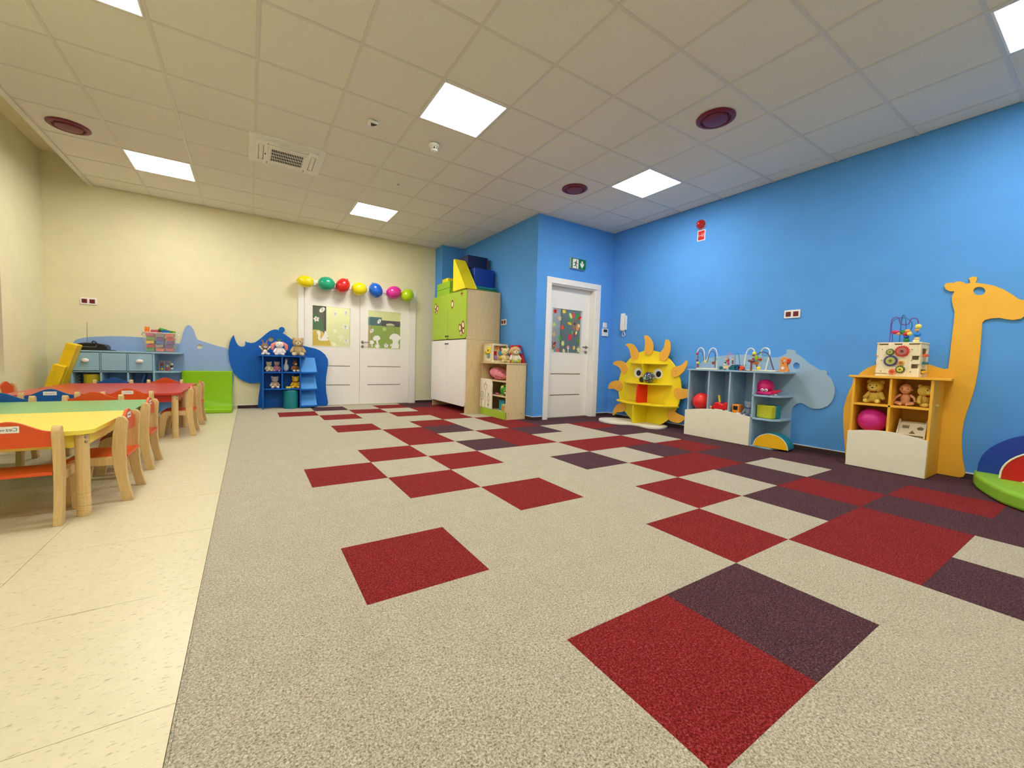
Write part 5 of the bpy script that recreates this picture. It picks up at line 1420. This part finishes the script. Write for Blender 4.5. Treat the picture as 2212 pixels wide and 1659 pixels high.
for i in range(9):
    for j in range(1, 5):
        a = 2 * PI * (i + .5 * (j % 2)) / 9; b = .25 + .28 * j
        d = Vector((math.cos(a) * math.cos(b), math.sin(a) * math.cos(b), math.sin(b)))
        g.ell(Vector((d.x * .079, .02 + d.y * .087, .085 + d.z * .079)), .009, n=6, k=4)
build('knobs', g, m_mg, sh)
build('face_rim', limb(G(), (-.06, .07, .022), (-.06, -.06, .022), .018, .022), m_mg, hg)
for y in (.012, -.028):
    e = build('eye', G().ell((-.078, y, .055), (.014, .017, .017), n=12, k=8), m_plastic, hg)
    build('pupil', G().ell((-.091, y - .002, .054), (.004, .007, .008), n=8, k=6), m_black, e)
fs_ = T('pink_fish_toy', 'red-pink flat fish toy with a pointed tail leaning beside the magenta creature', 'toy', (4.46, -1.275, .585))
fish = [(.055, .03), (.02, .055), (-.03, .062), (-.085, .060), (-.05, .04), (-.02, .018), (.03, .008), (.055, .012)]
build('fish_body', G().plate([(-.012, y, z) for y, z in fish], (.03, 0, 0)), mat('fish_red', (206, 30, 70), .4), fs_, bevel=.008)
build('fish_foot', G().ell((0, .02, .010), (.012, .016, .0095), n=10, k=6).ell((0, -.02, .010), (.012, .016, .0095), n=10, k=6), mat('fish_foot', (190, 206, 200), .5), fs_)
sc = T('soft_cube', 'soft toy cube with lime front and teal side on the hippo shelf', 'soft cube', (4.50, -1.215, .327), -.12)
build('lime_half', G().box(-.085, .0, -.085, .085, 0, .145), mat('cube_lime', (186, 186, 40), .7, .08, 40, bump=.3), sc, bevel=.016, seg=3)
build('teal_half', G().box(.002, .09, -.085, .085, 0, .145), mat('cube_teal2', (20, 124, 130), .7, .08, 40, bump=.3), sc, bevel=.016, seg=3)
c2 = crop((1460, 730), .16275)
hb_ = T('half_round_block', 'half-round foam block with orange face and teal top under the hippo shelf', 'foam block', (4.45, -1.30, .021))
n = 20
arcs = [(.165 * math.cos(PI * i / n), .15 * math.sin(PI * i / n)) for i in range(n + 1)]
build('teal_cushion', G().plate([(-.065, y, z) for y, z in arcs], (.20, 0, 0)), mat('foam_teal2', (24, 132, 146), .5, .04, 10), hb_, bevel=.01)
build('orange_face', G().plate([(-.072, y * .985, .001 + z * .985) for y, z in arcs], (.007, 0, 0)), mat('foam_orange_face', (248, 180, 14), .5, .03, 10), hb_, bevel=.002)
build('piping', G().tube([(-.071, y * 1.0, z) for y, z in arcs], .004, 6), m_pale, hb_)
hb_.rotation_euler = (0, 0, .12)

# ------------------------------------------------------------------ giraffe shelf toys
c = crop((1880, 670), 140 / 1548)
GZ = .843
HZ = GZ
XQ = 4.42
ya, yb = on(*c((110, 1560)), 0, XQ).y, on(*c((1150, 1575)), 0, XQ).y
zt = on(*c((600, 800)), 0, XQ).z
ac_ = T('activity_cube', 'pale wooden activity cube with colourful gears and a bead maze on the giraffe shelf', 'activity toy', (4.54, (ya + yb) / 2, GZ))
w_ = ya - yb; h_ = zt - GZ
def YZ(p): 
    q = on(*c(p), 0, XQ); return (q.y, q.z)
nt_ = [(.0, 0), (.0, .27), (.045, .27), (.045, .40), (.0, .40), (.0, .53), (.05, .53), (.05, .66), (.0, .66), (.0, 1.0), (.26, 1.0), (.27, 1.06), (.40, 1.06), (.41, 1.0), (.58, 1.0), (.59, 1.05), (.72, 1.05), (.73, 1.0), (1.0, 1.0), (1.0, .66), (.82, .66), (.82, .53), (1.0, .53), (1.0, .40), (.82, .40), (.82, .27), (1.0, .27), (1.0, 0)]
hl_ = []
for p in ((290, 940), (1000, 940), (270, 1200), (980, 1205), (250, 1455), (955, 1475)):
    y, z = YZ(p)
    hl_.append([(XQ, y + .005 * math.cos(2 * PI * i / 8), z + .005 * math.sin(2 * PI * i / 8)) for i in range(8)])
fp_ = build('front_panel', G().plate([(XQ, ya - a * w_, GZ + .001 + b * h_ * .96) for a, b in nt_], (.014, 0, 0), hl_), m_plywood, ac_, world=True)
D = .24
build('back_panel', G().box(XQ + D - .014, XQ + D, yb, ya, GZ + .001, zt), m_plywood, ac_, world=True)
for y in (yb, ya - .012):
    sp = build('side_panel', G().plate([(x, y, z) for x, z in [(XQ + .014, GZ + .001), (XQ + D - .014, GZ + .001), (XQ + D - .014, zt), (XQ + .014, zt)]], (0, .012, 0), [[(x, y, z) for x, z in [(XQ + .05, GZ + h_ * .68), (XQ + D - .04, GZ + h_ * .68), (XQ + D - .04, zt - .04), (XQ + .05, zt - .04)]],
                                                                                                                                                                    [(x, y, z) for x, z in [(XQ + .05, GZ + h_ * .10), (XQ + D - .04, GZ + h_ * .10), (XQ + D - .04, GZ + h_ * .24), (XQ + .05, GZ + h_ * .24)]]]), m_plywood, ac_, world=True)
    for z, k in ((.66, (226, 96, 40)), (.42, (20, 110, 110)), (.16, (244, 180, 30))):
        for i in range(4):
            build('counting_bead', G().cyl((XQ + .06 + .026 * i, y - .012 if y == yb else y + .024, GZ + h_ * z), (XQ + .082 + .026 * i, y - .012 if y == yb else y + .024, GZ + h_ * z), .012, n=12), bead_mat(k), sp, world=True)
build('lid', G().box(XQ + .002, XQ + D, yb - .004, ya + .004, zt, zt + .012), m_plywood, ac_, world=True, bevel=.002)
def gear(p, r, teeth, rim, inner, hub, x=XQ):
    y, z = YZ(p)
    pts = []
    for i in range(teeth * 4):
        rr = r * (1.0 if i % 4 < 2 else .84)
        a = 2 * PI * i / (teeth * 4)
        pts.append((y + rr * math.cos(a), z + rr * math.sin(a)))
    gm = build('gear', G().poly(pts, 0, x - .012, .01), mat('gear_%d_%d_%d' % rim, rim, .4), fp_, world=True, bevel=.001)
    build('gear_face', G().cyl((x - .0125, y, z), (x - .0145, y, z), r * .66, n=24), mat('gear_%d_%d_%d' % inner, inner, .4), gm, world=True)
    build('gear_hub', G().cyl((x - .0145, y, z), (x - .018, y, z), r * .22, n=14), mat('gear_%d_%d_%d' % hub, hub, .4), gm, world=True)
    return gm
s_ = 140 / 1548
pxm = abs(YZ((600, 1000))[0] - YZ((700, 1000))[0]) / 100
gear((765, 980), 182 * pxm, 18, (206, 40, 30), (180, 110, 100), (120, 40, 44))
gear((490, 1210), 182 * pxm, 20, (56, 50, 110), (170, 176, 90), (110, 90, 50))
gear((480, 1000), 108 * pxm, 12, (56, 96, 36), (180, 170, 90), (110, 110, 60))
gear((735, 1260), 85 * pxm, 10, (236, 180, 80), (190, 120, 60), (150, 70, 50))
gear((715, 1415), 122 * pxm, 12, (66, 84, 36), (214, 200, 80), (120, 100, 40))
gear((525, 1470), 98 * pxm, 10, (240, 140, 90), (210, 90, 50), (150, 50, 40))
y, z = YZ((250, 1508))
build('maker_mark', G().tube([(XQ - .0012, y + .045 - .09 * i / 24, z + .004 * math.sin(2.6 * i)) for i in range(25)], .0022, 5).cyl((XQ - .0012, y - .066, z), (XQ, y - .066, z), .009, n=14), mat('print_brown', (120, 100, 70), .6), fp_, world=True)
def wire2(col, pts, xs, r=.004):
    P = []
    for i, p in enumerate(pts):
        x = xs[0] + (xs[1] - xs[0]) * i / (len(pts) - 1)
        q = on(*c(p), 0, x); q.z = max(q.z, zt + .012); P.append(q)
    build('wire', G().tube(smooth_path(P, 5), r, 7), WIRE[col], ac_, world=True)
wire2('violet', [(455, 790), (480, 550), (495, 350), (520, 230), (580, 180), (640, 170), (690, 200), (700, 270), (735, 325), (830, 345), (920, 325), (945, 260), (980, 215), (1060, 190), (1120, 215), (1145, 290), (1130, 500), (1115, 770)], (4.48, 4.50))
wire2('blue', [(515, 790), (525, 600), (505, 420), (530, 290), (600, 220), (700, 185), (800, 180), (900, 210), (980, 280), (1000, 360), (975, 450), (940, 490)], (4.56, 4.58))
wire2('blue', [(690, 790), (720, 500), (745, 250), (775, 140), (800, 115), (835, 160), (850, 300), (855, 500), (860, 770)], (4.60, 4.54))
def bead2(p, k, r, x=4.50):
    q = on(*c(p), 0, x); q.z = max(q.z, zt + .012 + r[2])
    build('bead', G().ell(q, r, n=12, k=8), bead_mat(k), ac_, world=True)
for p, k, r in (((1150, 390), (244, 224, 100), (.02, .022, .022)), ((1115, 480), (206, 160, 110), (.016, .018, .012)), ((1120, 585), (10, 120, 200), (.02, .026, .018)), ((1115, 690), (220, 190, 130), (.018, .02, .018)), ((1090, 765), (240, 226, 150), (.02, .024, .012)),
                ((600, 525), (214, 50, 110), (.018, .03, .018)), ((670, 560), (220, 160, 110), (.014, .02, .014)), ((780, 530), (30, 130, 60), (.02, .022, .022)), ((830, 570), (206, 40, 60), (.02, .02, .018)), ((930, 560), (230, 210, 90), (.016, .02, .018)), ((890, 500), (236, 160, 70), (.018, .02, .016)), ((860, 640), (10, 70, 150), (.02, .02, .014)), ((860, 735), (16, 110, 50), (.022, .022, .02))):
    bead2(p, k, r)
GS = .591
plush('teddy_bear', 'large golden teddy bear with a red ribbon in the giraffe shelf', 'plush toy', (4.50, -2.115, GS), -PI / 2 - .05, .215, (222, 190, 84), muzzle=(234, 206, 110), ears='round', hs=1.1, bow=(140, 20, 28))
plush('teddy_bear', 'smaller golden teddy bear turned sideways beside the doll in the giraffe shelf', 'plush toy', (4.50, -2.445, GS), -PI / 2 + .9, .195, (218, 186, 84), muzzle=(232, 206, 116), ears='round', hs=1.1, bow=(170, 26, 28))
m_skin = mat('doll_vinyl', (228, 158, 116), .4, .03, 20)
dl = T('baby_doll', 'bald vinyl baby doll sitting in the giraffe shelf', 'doll', (4.49, -2.325, GS), -PI / 2 + .1)
h = .20
g = G().ell((0, .01, .30 * h), (.17 * h, .14 * h, .24 * h), n=18, k=12).ell((0, .01, .14 * h), (.18 * h, .15 * h, .13 * h), n=16, k=10)
build('torso', g, m_skin, dl)
hd = build('head', G().ell((0, 0, .73 * h), (.20 * h, .21 * h, .23 * h), n=22, k=14).ell((0, -.06 * h, .64 * h), (.15 * h, .14 * h, .13 * h), n=14, k=10), m_skin, dl)
for s in (-1, 1):
    build('ear', G().ell((s * .20 * h, .02 * h, .70 * h), (.03 * h, .04 * h, .055 * h), n=10, k=6), m_skin, hd)
    build('eye', G().ell((s * .085 * h, -.185 * h, .74 * h), (.028 * h, .018 * h, .02 * h), n=10, k=6), m_eye, hd)
    a = build('arm', limb(limb(G(), (s * .17 * h, 0, .46 * h), (s * .29 * h, -.03 * h, .34 * h), .055 * h, .05 * h), (s * .29 * h, -.03 * h, .34 * h), (s * .33 * h, -.16 * h, .24 * h), .05 * h, .04 * h), m_skin, dl)
    g = G().ell((s * .335 * h, -.20 * h, .22 * h), (.035 * h, .045 * h, .03 * h), n=10, k=6)
    for i in range(4):
        g = limb(g, (s * .335 * h + (i - 1.5) * .018 * h, -.23 * h, .22 * h), (s * .335 * h + (i - 1.5) * .022 * h, -.27 * h, .195 * h), .011 * h, .009 * h)
    g = limb(g, (s * .30 * h, -.20 * h, .22 * h), (s * .285 * h, -.235 * h, .215 * h), .013 * h, .01 * h)
    build('hand', g, m_skin, a)
    lg = build('leg', limb(limb(G(), (s * .10 * h, -.03 * h, .10 * h), (s * .26 * h, -.18 * h, .12 * h), .085 * h, .075 * h), (s * .26 * h, -.18 * h, .12 * h), (s * .13 * h, -.31 * h, .07 * h), .07 * h, .05 * h), m_skin, dl)
    build('foot', G().ell((s * .10 * h, -.34 * h, .075 * h), (.045 * h, .06 * h, .07 * h), n=10, k=8), m_skin, lg)
build('nose', G().ell((0, -.205 * h, .685 * h), (.022 * h, .022 * h, .02 * h), n=10, k=6), m_skin, hd)
build('mouth', G().ell((0, -.195 * h, .615 * h), (.035 * h, .012 * h, .012 * h), n=10, k=6), mat('doll_lips', (176, 80, 66), .4), hd)
S('play_ball', G().ell((4.49, -2.115, ZB + .112), .111, n=32, k=20), mat('ball_pink', (206, 40, 130), .4, .02, 20), 'pink play ball in the giraffe shelf bay', 'ball', (4.49, -2.115, ZB))
sh_ = T('shape_sorter', 'white wooden shape sorter box with cut-out shapes in the giraffe shelf', 'shape sorter', (4.49, -2.385, ZB + .002), -PI / 2 + .1)
m_ss = mat('sorter_white', (238, 228, 200), .45, .02, 20)
R = rotx(-.72)
def tp(u, v, o=0): return R @ Vector((u, o, v)) + Vector((0, -.045, .022))
ou = [(-.08, .0), (.08, .0), (.08, .125), (-.08, .125)]
hs_ = [[(-.062, .065), (-.018, .065), (-.018, .10), (-.062, .10)], [(-.018, .012), (.028, .012), (.005, .05)], [(.052 + .024 * math.cos(PI / 2 + 2 * PI * i / 5), .075 + .022 * math.sin(PI / 2 + 2 * PI * i / 5)) for i in range(5)]]
build('lid_board', G().plate([tp(*p) for p in ou], R @ Vector((0, .008, 0)), [[tp(*p) for p in h2] for h2 in hs_]), m_ss, sh_)
for s in (-1, 1):
    build('end_board', G().plate([Vector((s * .085 - .005, 0, 0)) + Vector((0, y, z)) for y, z in [(-.07, 0), (.09, 0), (.09, .13), (.05, .148), (-.07, .035)]], (.01, 0, 0)), m_ss, sh_, bevel=.002)
build('back_board', G().box(-.079, .079, .078, .088, .004, .125), m_ss, sh_)
build('bottom_board', G().box(-.08, .08, -.04, .075, 0, .004), m_ss, sh_)
# ------------------------------------------------------------------ what stands behind the double door
c = crop((660, 645), 220 / 2212)
def hill(label, name, pts, y, rgb, t=.02):
    P = trace(pts, c, 1, y)
    P = P + [Vector((P[-1].x, y, .006)), Vector((P[0].x, y, .006))]
    return S(name, G().plate(P, (0, t, 0)), mat('hill_%d_%d_%d' % rgb, rgb, .6, .03, 10), label, 'decoration', (sum(p.x for p in P) / len(P), y, 0))
hill('yellow hill-shaped board standing behind the left door pane', 'hill_board', [(60, 760), (120, 690), (200, 672), (290, 680), (370, 720), (440, 790), (500, 870), (540, 960), (560, 1060)], 4.45, (246, 196, 40))
hill('dark green hill-shaped board standing behind the yellow hill board', 'hill_board', [(60, 300), (160, 320), (240, 370), (310, 430), (360, 500), (385, 580), (385, 720)], 4.60, (44, 130, 66))
q0 = on(*c((410, 300)), 1, 4.9); q1 = on(*c((450, 300)), 1, 4.9)
S('door_post', G().box(q0.x, q1.x, 4.9, 4.96, 0, 2.2), mat('post_dark', (40, 40, 36), .6), 'dark vertical post standing in the room behind the left door pane', 'post', (q0.x, 4.93, 0))
q0 = on(*c((60, 200)), 1, 5.2); q1 = on(*c((425, 200)), 1, 5.2)
S('grey_screen', G().box(q0.x - .3, q1.x, 5.2, 5.23, 0, 2.4), mat('screen_grey', (96, 112, 92), .7), 'grey-green screen standing behind the green hill board', 'screen', (q0.x, 5.21, 0))
q0 = on(*c((1375, 575)), 1, 4.9); q1 = on(*c((2100, 600)), 1, 4.9)
gc = T('green_cabinet', 'lime green cabinet in the room behind the right door pane', 'cabinet', ((q0.x + q1.x) / 2 + .1, 5.1, 0))
build('carcass', G().box(q0.x, q0.x + 1.0, 4.92, 5.3, 0, q0.z), m_maple, gc, world=True)
for i in range(2):
    build('cabinet_door', G().box(q0.x + .05 + .475 * i, q0.x + .05 + .475 * (i + 1) - .004, 4.9, 4.918, .05, q0.z), m_lime, gc, world=True)
qb = on(*c((1390, 395)), 1, 5.0); qc = on(*c((1645, 405)), 1, 5.0)
S('storage_crate', G().box(qb.x, qc.x, 4.95, 5.2, q0.z + .001, qb.z), mat('crate_teal', (36, 116, 150), .5), 'teal storage crate on the lime cabinet behind the right door pane', 'storage box', ((qb.x + qc.x) / 2, 5.07, q0.z), bevel=.008)
qd = on(*c((1660, 470)), 1, 5.05); qe = on(*c((2080, 470)), 1, 5.05)
S('storage_crate', G().box(qd.x, qe.x, 5.05, 5.28, q0.z + .001, qd.z), mat('crate_plum', (62, 46, 66), .6), 'dark plum storage crate on the lime cabinet behind the right door pane', 'storage box', ((qd.x + qe.x) / 2, 5.16, q0.z), bevel=.008)
qf = on(*c((1840, 545)), 1, 4.98)
S('white_pouch', G().ell((qf.x, 4.97, q0.z + .033), (.09, .03, .032)), m_plastic, 'small white pouch lying in front of the plum crate', 'pouch', (qf.x, 4.97, q0.z))
qg = on(*c((1890, 700)), 1, 4.75); 

# ------------------------------------------------------------------ paper cut-outs on the glass
m_paper = mat('white_paper', (244, 240, 226), .7, .01, 20)
def maple(n=5, k=.55, seed=0):
    r = random.Random(seed); out = []
    for i in range(n * 4):
        rr = (1, .72, k, .72)[i % 4] * (1 + r.uniform(-.06, .06))
        a = PI / 2 + 2 * PI * i / (n * 4)
        out.append((rr * math.cos(a), rr * math.sin(a)))
    return out
def oval(w=.55):
    return [(w * math.sin(PI * i / 10) * (1 if i <= 10 else -1) if i <= 10 else -w * math.sin(PI * (i - 10) / 10), math.cos(PI * i / 10) if i <= 10 else math.cos(PI * (20 - i) / 10)) for i in range(20)]
def star(n, k):
    return [((1 if i % 2 == 0 else k) * math.cos(PI / 2 + PI * i / n), (1 if i % 2 == 0 else k) * math.sin(PI / 2 + PI * i / n)) for i in range(2 * n)]
def sticker(name, label, cat, shape, p, r, m, yv, rot=0, group=None, vein=None, sx=1.0):
    q = on(*c(p), 1, yv); e = on(*c((p[0], p[1] - r)), 1, yv)
    R_ = (e - q).length
    pts = []
    for a, b in shape:
        a *= sx
        pts.append((R_ * (a * math.cos(rot) - b * math.sin(rot)), R_ * (a * math.sin(rot) + b * math.cos(rot))))
    t = T(name, label, cat, (q.x, yv, q.z), group=group)
    build('cut_out', G().poly(pts, 1, -.0012, .0012), m, t)
    if vein:
        g = G().tube([(0 * R_, -.0016, -.6 * R_), (0, -.0016, .6 * R_)], .04 * R_, 5)
        for s in (-1, 1):
            g.tube([(0, -.0016, -.1 * R_), (s * .3 * R_, -.0016, .2 * R_)], .035 * R_, 5).tube([(0, -.0016, .15 * R_), (s * .25 * R_, -.0016, .42 * R_)], .035 * R_, 5)
        build('vein', g, vein, t)
    return t
YG = YF + .004 + .0155
W_L = 'white paper leaf on the left pane of the double door'
W_M = 'white paper maple leaf on the left pane of the double door'
m_vein = mat('leaf_vein', (120, 130, 100), .7)
for p, r, a, sh in (((362, 245), 70, -.8, 'in front of the grey-green screen'), ((645, 335), 60, .6, 'tilted left, in front of the pale wall'), ((880, 307), 55, -.1, 'upright, near the corner of the left pane')):
    sticker('paper_leaf', 'white oval paper leaf on the double door, ' + sh, 'paper cutout', oval(.6), p, r, m_paper, YG, a, 'white leaves on the left door pane', m_vein)
for p, r, s, w in (((235, 445), 70, 1, 'in front of the green hill board'), ((865, 622), 78, 2, 'below the upright oval leaf'), ((880, 922), 62, 3, 'beside the pale mushroom')):
    sticker('paper_leaf', 'white paper maple leaf on the double door, ' + w, 'paper cutout', maple(5, .6, s), p, r, m_paper, YG, .2 * s, 'white maple leaves on the left door pane', m_vein)
m_faint = mat('faint_paper', (232, 232, 186), .7)
sticker('paper_leaf', 'faint round cream paper leaf on the left pane of the double door', 'paper cutout', maple(7, .8, 5), (640, 700), 52, m_faint, YG)
sticker('paper_leaf', 'faint cream paper leaf at the bottom of the left door pane', 'paper cutout', oval(.7), (608, 985), 52, m_faint, YG, 1.2)
mush = [(-.22, -1), (.22, -1), (.17, -.1), (.55, -.05), (.85, .2), (.75, .65), (.4, .92), (0, 1), (-.4, .92), (-.75, .65), (-.85, .2), (-.55, -.05), (-.17, -.1)]
sticker('paper_mushroom', 'pale paper mushroom on the left pane of the double door', 'paper cutout', mush, (765, 865), 70, m_faint, YG, -.2)
sq = [(-.95, .55), (-.98, .8), (-.75, .95), (-.5, .9), (-.35, .6), (-.38, .2), (-.45, -.15), (-.35, -.45), (-.2, -.5), (-.1, -.2), (.1, .1), (.25, .35), (.3, .6), (.25, 1.0), (.42, .78), (.55, 1.05), (.6, .75), (.8, .5), (.75, .3), (.95, .15), (.85, -.1), (.7, -.2), (.75, -.4), (1.0, -.5), (.9, -.75), (.4, -.8), (-.2, -.85), (-.6, -.75), (-.78, -.4), (-.72, .1), (-.85, .35)]
sticker('paper_squirrel', 'white paper squirrel in front of the yellow hill board', 'paper cutout', sq, (372, 815), 122, m_paper, YG)
W_R = 'white paper leaf on the right pane of the double door'
for p, r, a, w in (((1600, 495), 55, -.5, 'in front of the teal crate'), ((1440, 700), 55, -.6, 'above the small mushroom')):
    sticker('paper_leaf', 'white oval paper leaf on the double door, ' + w, 'paper cutout', oval(.55), p, r, m_paper, YG, a, 'white leaves on the right door pane', m_vein)
sticker('paper_leaf', 'pale green paper maple leaf on the right door pane', 'paper cutout', maple(5, .6, 8), (1715, 665), 55, mat('faint_green', (176, 206, 110), .7), YG)
sticker('paper_leaf', 'white paper maple leaf between mushrooms and umbrella figure on the right pane', 'paper cutout', maple(5, .6, 9), (1750, 1022), 58, m_paper, YG, 0, None, m_vein)
sticker('paper_mushroom', 'big white paper mushroom on the right door pane', 'paper cutout', mush, (1550, 900), 100, m_paper, YG, .18, sx=.95)
sticker('paper_mushroom', 'small white paper mushroom beside the big one on the right door pane', 'paper cutout', mush, (1440, 980), 75, m_paper, YG, .1, sx=.8)
sticker('paper_grass', 'white paper grass tuft at the bottom of the right door pane', 'paper cutout', star(9, .5), (1560, 1030), 60, m_paper, YG, sx=1.2)
umb = [(-.75, .35), (-.6, .7), (-.3, .95), (.1, 1.0), (.5, .85), (.75, .5), (.85, .15), (.65, .3), (.5, .1), (.42, -.2), (.55, -.45), (.5, -.95), (-.5, -.95), (-.35, -.6), (-.6, -.7), (-.62, -.45), (-.3, -.35), (-.28, .0), (-.4, .2), (-.55, .2)]
sticker('paper_figure', 'white paper figure with an umbrella on the right door pane', 'paper cutout', umb, (1940, 925), 165, m_paper, YG)
# coloured leaves on the single door
c = crop((1180, 650), 100 / 1276)
YG2 = YD + .10 + .0155
def pm(rgb): return mat('paper_%d_%d_%d' % rgb, rgb, .7, .06, 60)
SD = ' sticker on the single door glass'
for n_, sh, p, r, rgb, a, sx in (('red maple leaf', maple(5, .5, 1), (248, 285), 78, (206, 18, 30), .2, 1), ('yellow flower-shaped leaf', maple(6, .7, 2), (492, 285), 78, (252, 206, 60), 0, 1), ('beige maple leaf near the top', maple(5, .5, 3), (372, 480), 80, (216, 192, 142), .3, 1),
                             ('light green maple leaf', maple(5, .35, 4), (215, 658), 85, (192, 216, 124), 0, 1), ('tan seven-lobed leaf', maple(7, .4, 5), (208, 920), 88, (222, 182, 124), 0, .8), ('coral square leaf', maple(5, .75, 6), (445, 730), 80, (242, 82, 60), 0, .8),
                             ('bright green oval leaf', oval(.5), (375, 1015), 75, (62, 162, 40), -.05, 1), ('crimson rounded leaf', oval(.8), (650, 1005), 88, (216, 50, 72), -.1, 1), ('pale lime eight-lobed leaf', maple(8, .45, 7), (455, 1168), 92, (212, 228, 140), 0, .8),
                             ('dark green leaf by the door handle', maple(5, .7, 8), (880, 1108), 75, (84, 150, 28), 0, .8), ('amber drop leaf', oval(.7), (762, 1292), 58, (246, 188, 70), -.15, 1), ('beige oak leaf at the bottom', maple(9, .75, 9), (480, 1372), 66, (226, 202, 152), .5, .8),
                             ('cream star leaf at the bottom corner', maple(5, .4, 10), (882, 1345), 95, (228, 222, 152), 0, .7), ('small orange-red oval leaf', oval(.75), (325, 1360), 55, (228, 72, 48), .1, 1), ('small pale green leaf at the bottom corner', maple(6, .8, 11), (172, 1365), 55, (212, 218, 156), 0, .8)):
    sticker('leaf_sticker', n_ + SD, 'sticker', sh, p, r, pm(rgb), YG2, a, sx=sx)
ms_ = sticker('mushroom_sticker', 'pink capped mushroom' + SD, 'sticker', mush, (600, 1320), 92, pm((244, 244, 230)), YG2, 0, sx=.55)
q = on(*c((598, 1275)), 1, YG2 - .002); e = on(*c((598, 1235)), 1, YG2 - .002)
build('pink_cap', G().poly([(q.x + (e - q).length * a * 1.3, q.z + (e - q).length * b) for a, b in [(-1, -.6), (1, -.6), (.8, .3), (.3, 1.1), (-.3, 1.1), (-.8, .3)]], 1, YG2 - .003, .001), pm((240, 140, 150)), ms_, world=True)
bs = sticker('hedgehog_sticker', 'brown hedgehog with a red hat' + SD, 'sticker', maple(9, .85, 12), (205, 1230), 85, pm((140, 70, 44)), YG2, 0, sx=.8)
def blob(par, n, p, r, rgb, sx=1, rot=0, d=.003, w=None):
    q = on(*c(p), 1, YG2 - d); e = on(*c((p[0], p[1] - r)), 1, YG2 - d); R_ = (e - q).length
    pts = [((a * sx * math.cos(rot) - b * math.sin(rot)) * R_ + q.x, (a * sx * math.sin(rot) + b * math.cos(rot)) * R_ + q.z) for a, b in (w or oval(1))]
    build(n, G().poly(pts, 1, YG2 - d, .001), pm(rgb), par, world=True)
blob(bs, 'hat', (240, 1160), 34, (150, 16, 30)); blob(bs, 'face', (205, 1235), 34, (214, 150, 100)); blob(bs, 'foot', (180, 1325), 16, (50, 30, 20))
blob(bs, 'stick', (160, 1140), 60, (30, 20, 20), .12, .75)
sqs = sticker('squirrel_sticker', 'brown squirrel with a tail of coloured leaves' + SD, 'sticker', oval(.62), (770, 650), 175, pm((150, 116, 90)), YG2, -.1, sx=.55)
for p, r, rgb, rot in (((675, 410), 85, (216, 232, 140), .5), ((757, 395), 92, (238, 84, 64), 0), ((850, 430), 92, (60, 160, 66), -.25), ((915, 475), 78, (206, 26, 56), -1.0), ((662, 515), 72, (72, 150, 50), .7), ((648, 622), 76, (250, 184, 40), 1.35), ((717, 880), 56, (110, 180, 70), .2), ((776, 915), 62, (190, 20, 80), .3), ((826, 882), 56, (240, 226, 120), -.3)):
    blob(sqs, 'tail_leaf', p, r, rgb, .5, rot, .0022)
blob(sqs, 'orange_fur', (870, 725), 100, (240, 150, 70), .6, -.2, .0026); blob(sqs, 'cream_cheek', (900, 690), 48, (250, 226, 180), .8, 0, .003); blob(sqs, 'face', (785, 590), 60, (120, 100, 92), .7, 0, .003); blob(sqs, 'nose', (778, 640), 28, (46, 36, 34), .9, 0, .0034)

c = crop((1180, 650), 100 / 1276)
qa = on(*c((383, 800)), 1, 2.7)
S('white_partition', G().box(3.33, qa.x, 2.7, 2.74, 0, 2.3), m_white, 'white partition standing behind the single door glass', 'partition', ((3.33 + qa.x) / 2, 2.72, 0))
